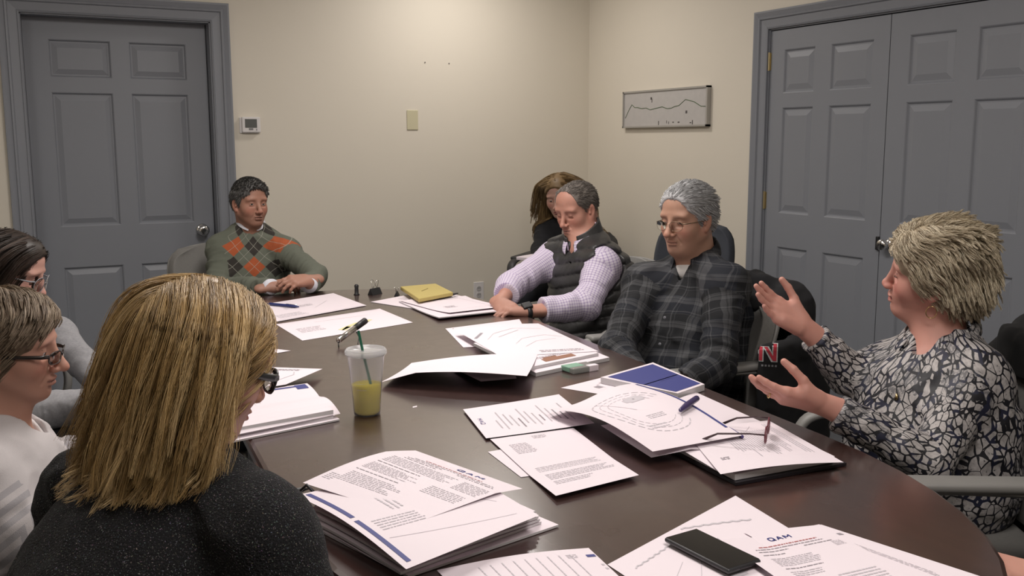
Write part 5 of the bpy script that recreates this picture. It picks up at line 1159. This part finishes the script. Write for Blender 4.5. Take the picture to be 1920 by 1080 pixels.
    ch = [project(f, nb+T['R']*x+T['F']*.12-T['U']*(.10+.0-abs(x)*.9), T['F']) for x in np.linspace(-.06, .06, 14)]; MB().tube([p+T['F']*.002 for p in ch], .0009, 5).build('necklace', gold, t, True, True)
    p = project(f, nb+T['F']*.14-T['U']*.108, T['F'])+T['F']*.003; MB().tube([p+T['U']*.004, p-T['U']*.010], [.002, .005], 8).build('pendant', gold, t, True, True)
    pr = wrL+dL*.112-nL*.001; MB().tube([pr+(np.cross(dL, nL)*math.cos(a)+nL*math.sin(a))*.0098-np.cross(dL, nL)*-.010 for a in np.linspace(0, 2*PI, 16, endpoint=False)], .0014, 6, closed=True).build('ring', gold, t, True, True)
    legs(t, T, M_TROUD, M_SHOE, .40, .49, fw=(-.85, .35))
p5()
# ------------------------------------------------------------------ blonde woman in the foreground
def p6():
    c = V(0.251, 1.490, 1.069); F = (.96, .28); M = head_frame(F, .36, .05); s = .97
    t = empty('person', (.20, 1.38, 0), label='woman with long blonde hair seen from behind in a dark speckled sweater', cat='person')
    nb = V(0.197, 1.524, 0.905); hip = V(.02, 1.28, .50); T = make_T(nb, hip, (.80, .60), .165, belly=.04, fat=.7, bust=1.1)
    T['shL'] = V(0.092, 1.765, 0.794); T['shR'] = V(0.281, 1.291, 0.858)
    elR, wrR = V(0.402, 1.183, 0.732), V(.42, 1.62, .70); elL, wrL = V(.02, 1.82, .62), V(.30, 1.98, .69); A = arms_of(T, elR, wrR, elL, wrL)
    wrR = V(.36, 1.50, .68); elR = V(.36, 1.20, .66); A = arms_of(T, elR, wrR, elL, wrL)
    b = Fld(); torso_prims(b, T, -.008); add_head(b, c, M, s, 1, .95, 1.0, .35, .3, 0, .3); neck_prims(b, c, M, T, .053)
    arm_prims(b, T['shR'], elR, wrR, .046, .038, .026, off=-.006, g=1); arm_prims(b, T['shL'], elL, wrL, .046, .038, .026, off=-.006, g=3)
    dR, dL = nz((.2, .9, -.3)), nz((.6, .6, -.3)); hand(b, wrR, dR, V(0, 0, -1), True, s=.93); hand(b, wrL, dL, V(0, 0, -1), False, s=.93)
    body(t, b, skin_mat('fair skin', (.50, .27, .21), (.55, .17, .13)), [(*head_box(c, nb), .0024), hands_box(wrR, dR, .004), hands_box(wrL, dL, .004)], lambda P: head_tint(P, c, M, s, 1, 1))
    eyes(t, c, M, s, (0, -.4)); spectacles(t, c, M, s, mat('black thick frame', (.02, .02, .022), .3), .027, .019, .0022, .002, .010, temple=.0042, label='black eyeglasses with wide temples', lens=None)
    f = Fld(); torso_prims(f, T, .012); sleeves(f, T, A, (.060, .054, .042), -.0, -.0); neck_hole(f, T, .080, (.062, .070, .045))
    def fn():
        c_ = coord(); n = noise(c_, 420, 2, .7); n2 = noise(c_, 900, 1); k = n.gt(.60)*n2.gt(.56); cc = noise(c_, 300, 1, .5, 0, 1)
        return {'Base Color': mix(k*.8, (.0022, .0022, .0036), mix(.5, (.08, .075, .085), cc)), 'Normal': bumpn(voro(c_, 330), .6, .0025)}
    mk = mat('dark speckled knit', (.01, .01, .012), .95, fn=fn)
    sw = cloth('sweater', f, mk, t, T, A, .006, wrinkle(T, A, .013, .012, 54)); sw['label'] = 'near-black knitted sweater with pale flecks'
    coll = Fld(); E = lambda x, y, z, a, b_, d: coll.ell(c+M@(V(x, y, z)*s), V(a, b_, d)*s, M, .02)
    E(0, -.014, .028, .079, .102, .093); E(0, .035, -.030, .060, .056, .080); E(0, .02, -.07, .052, .06, .04); coll.cone(c+M@V(0, -.03, -.05), nb, .055, .058, .03); torso_prims(coll, T, .016); arm_prims(coll, T['shR'], elR, wrR, .066, .056, .042); arm_prims(coll, T['shL'], elL, wrL, .066, .056, .042)
    cap = cap_field(c, M, s, .008, .004, lift=.004, sub=((0, .128, -.020, .115, .082, .113), (-.085, .075, -.045, .040, .050, .085), (.085, .075, -.045, .040, .050, .085), (0, -.03, -.155, .12, .13, .062)))
    def df(L, u):
        x, y, z = L[:, 0], L[:, 1], L[:, 2]; sx = np.sign(x+.012); top = np.clip((z-.015)/.085, 0, 1)**1.5; fr = np.clip((y-.02)/.05, 0, 1)
        return norm_rows(np.stack([sx*(.10+.8*top), (-.14-1.25*np.clip((y+.03)/.05, 0, 1))*(1-top)-.35*top, -.3-.95*(1-top)*np.where(y > -.01, .45, 1)], 1))
    mh = hair_mat('golden blonde hair', (.17, .095, .036), (.80, .60, .33), (.45, .29, .115), .34)
    def LL(L, rs): x, y, z = L.T; return (.115+.095*rs.rand(len(x))+.125*np.clip((z)/.1, 0, 1)-.02*(y > .05))
    long_hair(t, c, M, s, mh, cap, lambda L: 1.0*(L[:, 2] > -.075)*((L[:, 1] < .0)|(L[:, 2] > .03))*(1+.6*(L[:, 2] > .05)), coll, df, 1200, LL, 31, 16, .00042, (.001, .017), .20, .60, 19, .0060, .0026, jit=.032, wave=.004, lift=.25, gw=.009)
    legs(t, T, M_TROUD, M_SHOE, .38, .49, fw=(.95, .2))
p6()
# ------------------------------------------------------------------ the two women on the left
def p7():
    c = V(-0.015, 2.349, 0.953); F = (.955, -.30); M = head_frame(F, .10, .0); s = .975
    t = empty('person', (-.03, 2.30, 0), label='woman with short grey-brown hair, glasses and pearl earring in a cream cardigan', cat='person')
    nb = V(-0.059, 2.364, 0.773); hip = V(-.08, 2.32, .47); T = make_T(nb, hip, (.96, -.28), .155, belly=.03, fat=.3, bust=1.0)
    elR, wrR = V(-0.019, 2.152, 0.588), V(.34, 2.14, .66); elL, wrL = V(.06, 2.52, .62), V(.22, 2.46, .69); A = arms_of(T, elR, wrR, elL, wrL)
    b = Fld(); torso_prims(b, T, -.006); add_head(b, c, M, s, 1, 1.15, 1.0, .15, .35, 0, .85); neck_prims(b, c, M, T, .054)
    arm_prims(b, T['shR'], elR, wrR, .044, .037, .026, off=-.005, g=1); arm_prims(b, T['shL'], elL, wrL, .044, .037, .026, off=-.005, g=3)
    dR, dL = nz((.8, .3, -.1)), nz((.75, .1, .35)); hand(b, wrR, dR, V(0, 0, -1), True, s=.93); hand(b, wrL, dL, V(.2, -.8, .1), False, (.5, .5, .55, .6), s=.93)
    body(t, b, skin_mat('light tan skin', (.47, .25, .185)), [(*head_box(c, nb), .0024), hands_box(wrR, dR, .004), hands_box(wrL, dL, .003)], lambda P: head_tint(P, c, M, s, 1, .45))
    eyes(t, c, M, s, (0, -.2)); g = spectacles(t, c, M, s, mat('dark tortoise frame', (.02, .014, .012), .25), .026, .014, .0015, .006, .012, temple=.0030, label='dark narrow eyeglasses low on the nose')
    e = c+M@(V(.083, .000, -.043)*s); MB().lathe([(0, -.0045), (.0032, -.0032), (.0045, 0), (.0032, .0032), (0, .0045)], tuple(e), 14).build('pearl_earring', mat('pearl', (.75, .72, .68), .2), t, True, True)
    hm = hair_mat('grey brown hair', (.12, .080, .052), (.50, .40, .29), (.27, .20, .14)); brows(t, c, M, s, hm, 3, .9)
    cap = cap_field(c, M, s, .012, .006, sub=((0, .130, -.035, .115, .082, .113), (-.088, .075, -.045, .040, .044, .070), (.088, .075, -.045, .040, .044, .070), (-.094, .004, -.036, .028, .018, .030), (.094, .004, -.036, .028, .018, .030), (0, -.02, -.150, .14, .12, .062)), extra=((0, -.050, -.040, .066, .055, .065, .02),))
    def comb(L, u):
        x, y, z = L.T; top = np.clip((z-.04)/.06, 0, 1); fr = (y > .04)*1.0
        return norm_rows(np.stack([(x+.03)*6*top+.7*fr*(x > -.06), .25*top-1.0*(1-top)+.2*fr*top, -.25*top-.9*(1-top)-.35*u], 1))
    short_hair(t, c, M, s, hm, cap, lambda L: 1.0*(L[:, 2] > -.1)*((L[:, 1] < .04)|(L[:, 2] > .055)), comb, 1500, lambda L: np.where(L[:, 1] > .03, .060, .050), 22, .12, .0006, (.001, .009), .12, kids=10, kr=.006, keep=.6, nstep=12, jit=.02, tip=.002, gcurve=.6)
    f = Fld(); torso_prims(f, T, .004); neck_hole(f, T, .064, (.070, .080, .052), (.125, .036, .13)); 
    to = cloth('white_top', f, mat('white jersey', (.68, .64, .64), .8), t, T, {}, .006, wrinkle(T, {}, .008, 0, 61), pat=False)
    f = Fld(); torso_prims(f, T, .014); sleeves(f, T, A, (.060, .052, .040), -.01, -.03); neck_hole(f, T, .064, (.080, .090, .056), (.26, .050, .19))
    def fn():
        u, v, g = xyz(attr('pat')); st = (v*38).fr().lt(.5)*g; n = noise(vec(u*500, v*500), 1, 1); return {'Base Color': mix(st*.6, (.56, .525, .53), (.30, .29, .32)), 'Normal': bumpn(noise(coord(), 700, 2), .4, .002)}
    ca = cloth('cardigan', f, mat('cream knit', (.6, .57, .55), .9, fn=fn), t, T, A, .006, wrinkle(T, A, .014, .013, 64)); ca['label'] = 'cream cardigan with grey striped sleeves'
    for i in range(9): stud(t, f, T, .045+.020*i, .062-.0058*i, 'sequin', M_CHROME, .0032, out=.2)
    legs(t, T, M_TROUD, M_SHOE, .38, .47)
p7()
def p8():
    c = V(-0.002, 3.376, 0.999); F = (.93, -.36); M = head_frame(F, .32, .0); s = 1.0
    t = empty('person', (-.03, 3.30, 0), label='dark-haired woman with round glasses in a light grey hoodie reading down', cat='person')
    nb = V(-0.040, 3.435, 0.827); hip = V(-.20, 3.40, .47); T = make_T(nb, hip, (.95, -.30), .155, belly=.03, fat=.35, bust=1.05)
    elR, wrR = V(0.030, 3.175, 0.589), V(0.223, 3.081, 0.625); elL, wrL = V(.12, 3.50, .76), V(0.248, 3.296, 0.623); A = arms_of(T, elR, wrR, elL, wrL)
    b = Fld(); torso_prims(b, T, -.006); add_head(b, c, M, s, 1, .95, .97, .2, .25, 0, .1); neck_prims(b, c, M, T, .052)
    arm_prims(b, T['shR'], elR, wrR, .044, .037, .026, off=-.005, g=1); arm_prims(b, T['shL'], elL, wrL, .044, .037, .026, off=-.005, g=3)
    dR, dL = nz((.95, -.1, .05)), nz((.9, -.3, .1)); hand(b, wrR, dR, V(0, .5, -1), True, s=.93); hand(b, wrL, dL, V(0, -.8, -.2), False, (.5, .5, .5, .5), s=.93)
    body(t, b, skin_mat('rosy skin', (.55, .31, .25), (.60, .20, .17)), [(*head_box(c, nb), .0027), hands_box(wrR, dR, .004), hands_box(wrL, dL, .004)], lambda P: head_tint(P, c, M, s, 1, 1))
    eyes(t, c, M, s, (0, -.5)); spectacles(t, c, M, s, mat('clear grey frame', (.30, .30, .32), .2), .026, .024, .0012, .004, .010, temple=.0016, square=2, label='round thin grey eyeglasses')
    hm = hair_mat('dark brown hair', (.012, .008, .006), (.075, .045, .032), (.032, .020, .014), .35); brows(t, c, M, s, hm, 3, 1.2)
    cap = cap_field(c, M, s, .010, .004, sub=((0, .130, -.022, .115, .082, .113), (-.086, .078, -.045, .040, .048, .085), (.086, .078, -.045, .040, .048, .085), (0, -.02, -.150, .14, .12, .062)))
    coll = Fld(); E = lambda x, y, z, a, b_, d: coll.ell(c+M@(V(x, y, z)*s), V(a, b_, d)*s, M, .02)
    E(0, -.014, .028, .079, .102, .093); E(0, .035, -.030, .060, .056, .080); coll.cone(c+M@V(0, -.03, -.05), nb, .055, .058, .03); torso_prims(coll, T, .018)
    def df(L, u):
        x, y, z = L.T; top = np.clip((z-.05)/.05, 0, 1); return norm_rows(np.stack([np.sign(x)*(.35+.7*top), -.45+0*x, -.3-.8*(1-top)], 1))
    long_hair(t, c, M, s, hm, cap, lambda L: 1.0*(L[:, 2] > -.09), coll, df, 420, lambda L, rs: .26+.10*rs.rand(len(L)), 33, 9, .0009, (.002, .014), .22, .55, 16, .007, .003, lift=.1)
    f = Fld(); torso_prims(f, T, .016); sleeves(f, T, A, (.062, .056, .042), -.0, -.0); neck_hole(f, T, .070, (.068, .074, .05))
    f.cone(nb-T['R']*.075-T['F']*.01+T['U']*.01, nb+T['R']*.075-T['F']*.01+T['U']*.01, .028, .028, .02); f.cone(nb-T['F']*.075+T['U']*.0, nb-T['F']*.085-T['U']*.08, .045, .05, .03)
    mg = mat('heather grey fleece', (.3, .3, .31), .95, fn=lambda: {'Base Color': mix(noise(coord(), 130, 3, .7), (.20, .20, .215), (.40, .395, .41)), 'Normal': bumpn(noise(coord(), 500, 2), .3, .001)})
    ho = cloth('hoodie', f, mg, t, T, A, .007, wrinkle(T, A, .015, .013, 74), pat=False)
    q = [project(f, nb+T['R']*.05+T['F']*.16-T['U']*(.04+.02*i), T['F'])+T['F']*.003 for i in range(12)]; MB().tube(q, .0022, 6).build('drawstring', mat('grey cord', (.42, .42, .44), .8), t, True, True)
    legs(t, T, M_TROUD, M_SHOE, .38, .47)
    p = V(0.235, 3.158, 0.709); P('paper_sheet', 'white page held up by the woman in the grey hoodie', [(.17, 2.86), (.26, 2.90), (.30, 3.08), (.20, 3.04)], p[2]-.03, h=lambda u, v: .075*(1-u)+.02*v, nu=6, nv=6)
p8()
# ------------------------------------------------------------------ woman in the corner
def p2():
    c = V(2.860, 4.900, 1.083); F = (-.72, -.69); M = head_frame(F, .30, .05); s = 1.0
    t = empty('person', (2.92, 5.02, 0), label='woman with long light hair and black cardigan sitting in the room corner', cat='person')
    nb = V(2.945, 4.907, 0.912); hip = V(3.02, 5.06, .48); T = make_T(nb, hip, (-.75, -.66), .150, bust=1.0, fat=.1)
    elR, wrR = V(2.767, 4.973, 0.757), V(2.625, 4.730, 0.699); elL, wrL = V(3.000, 4.712, 0.739), V(2.757, 4.661, 0.698); A = arms_of(T, elR, wrR, elL, wrL)
    b = Fld(); torso_prims(b, T, -.006); add_head(b, c, M, s, 1, .95, 1, .1, .2, 0, .2); neck_prims(b, c, M, T, .052); arm_prims(b, T['shR'], elR, wrR, .042, .036, .026, off=-.005, g=1); arm_prims(b, T['shL'], elL, wrL, .042, .036, .026, off=-.005, g=3)
    dR, dL = nz((-.7, -.3, -.2)), nz((-.5, -.6, -.2)); hand(b, wrR, dR, V(0, 0, -1), True, s=.93); hand(b, wrL, dL, V(0, 0, -1), False, s=.93)
    body(t, b, skin_mat('pale skin', (.50, .29, .23)), [(*head_box(c, nb), .0035), hands_box(wrR, dR, .004), hands_box(wrL, dL, .004)], lambda P: head_tint(P, c, M, s, 1, 1))
    eyes(t, c, M, s, (0, -.5)); hm = hair_mat('dark blonde hair', (.10, .06, .025), (.42, .29, .14), (.24, .155, .07))
    cap = cap_field(c, M, s, .010, .004, sub=((0, .130, -.022, .115, .082, .113), (-.086, .078, -.045, .040, .048, .085), (.086, .078, -.045, .040, .048, .085), (0, -.02, -.150, .14, .12, .062)))
    coll = Fld(); E = lambda x, y, z, a, b_, d: coll.ell(c+M@(V(x, y, z)*s), V(a, b_, d)*s, M, .02)
    E(0, -.014, .028, .079, .102, .093); E(0, .035, -.030, .060, .056, .080); coll.cone(c+M@V(0, -.03, -.05), nb, .055, .058, .03); torso_prims(coll, T, .018)
    long_hair(t, c, M, s, hm, cap, lambda L: 1.0*(L[:, 2] > -.09), coll, lambda L, u: norm_rows(np.stack([np.sign(L[:, 0])*(.35+.7*(L[:, 2] > .07)), np.where(L[:, 1] > -.01, -.75, -.1), -.8+.4*(L[:, 2] > .07)], 1)), 300, lambda L, rs: .24+.10*rs.rand(len(L)), 35, 16, .0009, (.001, .010), .30, .55, 14, .007, .003)
    f = Fld(); torso_prims(f, T, .003); neck_hole(f, T, .066, (.066, .075, .05), (.08, .03, .1)); cloth('floral_top', f, mat('muted floral print', (.4, .3, .3), .8, fn=lambda: {'Base Color': ramp(noise(coord(), 55, 2), (.35, (.10, .08, .07)), (.5, (.42, .28, .27)), (.65, (.55, .48, .42)))}), t, T, {}, .008, None, pat=False)
    f = Fld(); torso_prims(f, T, .013); sleeves(f, T, A, (.055, .048, .038), 0, 0); neck_hole(f, T, .066, (.080, .09, .056), (.36, .045, .20)); cloth('cardigan', f, mat('black cardigan knit', (.008, .008, .010), .95), t, T, A, .008, wrinkle(T, A, .012, .012, 84), pat=False)
    legs(t, T, M_TROUD, M_SHOE, .38, .50)
    o = box_obj('notebook', (-.08, -.06, 0), (.08, .06, .018), M_PAPER, None, .003); o.location = tuple(V(2.553, 4.662, 0.752)); o.rotation_euler = (0, 0, .5); tag(o, 'white notebook in the lap of the woman in the corner', 'notebook')
p2()
# ------------------------------------------------------------------ person at the lower right, only a hand in view
def p9():
    c = V(1.93, .42, 1.10); F = (-.75, .66); M = head_frame(F, .15); s = 1.0
    t = empty('person', (1.92, .40, 0), label='person in black at the lower right corner, one hand on the table edge', cat='person')
    nb = V(1.93, .40, .93); hip = V(1.98, .36, .47); T = make_T(nb, hip, F, .165, fat=.3); wrL = V(1.476, 0.889, 0.675); wrR = V(1.448, 0.973, 0.677)
    wrR = V(1.476, 0.935, 0.677); elR = V(1.98, .76, .70); wrL = V(1.62, .66, .62); elL = V(1.72, .32, .66); T = make_T(nb, hip, F, .165, fat=.3); A = arms_of(T, elL*0+V(2.14, .62, .68), wrR, elL, wrL)
    eR = A[1][1]
    b = Fld(); torso_prims(b, T, -.006); add_head(b, c, M, s, 0, 1, 1, .2, .4); neck_prims(b, c, M, T, .058); arm_prims(b, T['shR'], eR, wrR, off=-.006, g=1); arm_prims(b, T['shL'], elL, wrL, off=-.006, g=3)
    dR = nz(V(1.373, 0.993, 0.705)-wrR); hand(b, wrR, dR, V(.1, .1, -1), True, (.12, .22, .4, .5), (.7, .2, .2), .06); hand(b, wrL, nz((-.5, .8, -.1)), V(0, 0, -1), False)
    body(t, b, skin_mat('pink hand skin', (.55, .28, .22)), [(*head_box(c, nb), .0035), hands_box(wrR, dR, .0024), hands_box(wrL, V(-.5, .8, -.1), .004)], lambda P: head_tint(P, c, M, s, 0, .6))
    eyes(t, c, M, s); hm = hair_mat('brown short hair', (.03, .02, .014), (.12, .08, .05)); short_hair(t, c, M, s, hm, cap_field(c, M, s, .008, .004), lambda L: 1.0*(L[:, 1] > -9), comb_back, 500, .02, 14, .1, .001, (.0005, .004), .0, kids=5)
    f = Fld(); torso_prims(f, T, .012); sleeves(f, T, A, (.058, .050, .038), -.02, -.02); neck_hole(f, T, .070, (.064, .070, .050)); cloth('jacket', f, mat('black jacket cloth', (.006, .006, .007), .9), t, T, A, .008, wrinkle(T, A, .012, .012, 94), pat=False)
    legs(t, T, M_TROUD, M_SHOE, .36, .47)
p9()
# ------------------------------------------------------------------ chairs round the table
def ang(dx, dy): return math.atan2(-dx, dy)     # rotation that turns +y to (dx, dy)
G_ = 'office chairs round the table'
office_chair('grey office chair behind the man in the argyle sweater', G_, (.93, 4.62, 0), ang(.12, -1), top=.90)
office_chair('grey office chair of the man in the quilted vest', G_, (2.08, 3.35, 0), ang(-.93, -.26), M_CGREY, top=.90)
ch4 = office_chair('grey office chair of the man in plaid, a black jacket hung over its back', G_, (1.95, 2.60, 0), ang(-.985, .10), top=.88)
ch5 = office_chair('grey office chair of the woman in snakeskin print, covered by a black coat', G_, (1.89, 1.50, 0), ang(-.85, .50), top=.86)
office_chair('office chair under the blonde woman in the foreground', G_, (-.02, 1.25, 0), ang(.85, .5), top=.74)
office_chair('office chair under the woman in the cream cardigan', G_, (-.28, 2.37, 0), ang(.97, -.25), top=.84)
office_chair('office chair under the woman in the grey hoodie', G_, (-.16, 3.38, 0), ang(.97, -.25), top=.84)
office_chair('office chair in the corner under the woman with the black cardigan', G_, (3.02, 5.06, 0), ang(-.75, -.66), M_CDARK, M_CDARK, top=.84)
office_chair('office chair at the lower right of the table under the person in black', G_, (2.0, .36, 0), ang(-.75, .66), top=.82)
office_chair('empty navy office chair by the right wall behind the man in plaid', G_, (2.76, 3.62, 0), ang(-.80, -.60), M_CNAVY, M_CDARK, top=1.0, bw=.19)
def draped(name, label, chair, m, width, drop, top, seed, sleeve=True):
    t = empty(name, tuple(chair.location), chair.rotation_euler[2], label, 'jacket'); f = Fld(); f.cone((-width+.03, -.335, top-.03), (width-.03, -.335, top-.03), .058, .058, .03, (V(0, 1, 0), .8))
    f.box((0, -.345, (top+drop)/2), (width, .060, (top-drop)/2), rd=.05, k=.05); f.box((0, -.27, (top+drop+.16)/2), (width-.02, .030, (top-drop-.16)/2), rd=.025, k=.03)
    for s_ in (-1, 1): f.box((s_*.338, -.235, (top+drop)/2-.04), (.018, .125, (top-drop)/2-.09), rd=.016, k=.05); f.cone((s_*width, -.33, top-.05), (s_*.335, -.25, top-.14), .05, .03, .04); f.box((s_*.30, -.345, (top+drop)/2-.04), (.05, .035, (top-drop)/2-.09), rd=.03, k=.04)
    if sleeve:
        for s_ in (-1, 1): f.cone((s_*(width-.02), -.36, top-.06), (s_*(width+.015), -.34, drop+.02), .058, .045, .03)
    f.cone((-.09, -.30, top+.02), (.09, -.30, top+.02), .030, .030, .03)
    f.box((0, -.20, .50), (.32, .13, .33), rd=.02, k=.01, sub=True)
    f.post = lambda P: -.020*(ridged(P*np.array([1, 1, .22]), 12, seed)-.5)-.006*(ridged(P, 26, seed+2)-.5)
    v, q = f.mesh(.007); link_mesh('cloth', v, q, m, t); return t, (v, q)
M_JK = mat('black soft jacket', (.010, .010, .012), .95, fn=lambda: {'Base Color': mix(noise(coord(), 20, 3), (.004, .004, .005), (.009, .009, .011)), 'Normal': bumpn(noise(coord(), 300, 2), .2, .001)})
jk, jf = draped('jacket', 'black jacket with a red and white letter N emblem hung over a chair back', ch4, M_JK, .215, .30, .90, 3)
draped('coat', 'black coat draped over the chair of the woman in snakeskin print', ch5, mat('black wool', (.004, .004, .0045), .95), .275, .12, .93, 8)
# emblem on the jacket side that faces the near end: red N with white edge and small white lettering bars
M_EMB = mat('grey embroidery', (.20, .20, .21), .8)
def emblem():
    rz = jk.rotation_euler[2]; Rz = np.array(Matrix.Rotation(rz, 3, 'Z')); o_ = np.array(jk.location)
    u = V(0, 0, 1); a0 = V(1.848, 2.020, 0.818); n = -nz(V(2.464, 2.693, 0.626)-a0); r_ = nz(np.cross(u, n)); u = np.cross(n, r_)
    loc = lambda P: (P-o_)@Rz
    from mathutils.bvhtree import BVHTree
    tree = BVHTree.FromPolygons([tuple(p) for p in jf[0]], [tuple(int(i) for i in q) for q in jf[1]])
    def S(a, b, e=.0):
        p = a0+r_*a+u*b; h = tree.ray_cast(Vector(loc(p)), Vector(-(n@Rz)))
        q = (Rz@np.array(h[0])+o_) if h[0] is not None else p-n*.5
        return q+n*(.0025+e)
    def plate(name, quads, m, e):
        mb = MB()
        for q in quads:
            k = 6; mb.grid(lambda s, t_: S(*(V(*q[0])*(1-s)*(1-t_)+V(*q[1])*s*(1-t_)+V(*q[2])*s*t_+V(*q[3])*(1-s)*t_), e), k, k)
        return mb.build(name, m, jk, False) if False else link_mesh(name, (np.array(mb.v)-o_)@Rz, mb.f, m, jk, smooth=False)
    w, h, b = .026, .032, .010
    def N(g): return [[(-w-g, -h-g), (-w+b+g, -h-g), (-w+b+g, h+g), (-w-g, h+g)], [(w-b-g, -h-g), (w+g, -h-g), (w+g, h+g), (w-b-g, h+g)], [(-w-g, h+g), (-w+b+g*1.5, h+g), (w+g, -h-g), (w-b-g*1.5, -h-g)]]
    sq = lambda Q, f_: [[(x+.12*y*0, y) for x, y in q] for q in Q]
    plate('emblem_outline', sq(N(.0035), 0), mat('white embroidery', (.45, .45, .45), .8), .0)
    plate('emblem_letter', sq(N(0), 0), mat('red embroidery', (.42, .03, .05), .8), .0012)
    plate('emblem_lettering', [[(-.034+.009*i, .043+.004*math.sin(i*.5)), (-.028+.009*i, .043+.004*math.sin(i*.5)), (-.028+.009*i, .050+.004*math.sin(i*.5)), (-.034+.009*i, .050+.004*math.sin(i*.5))] for i in range(8)], M_EMB, .0)
    plate('emblem_lettering', [[(-.018+.010*i, -.050), (-.012+.010*i, -.050), (-.012+.010*i, -.044), (-.018+.010*i, -.044)] for i in range(5)], M_EMB, .0)
emblem()
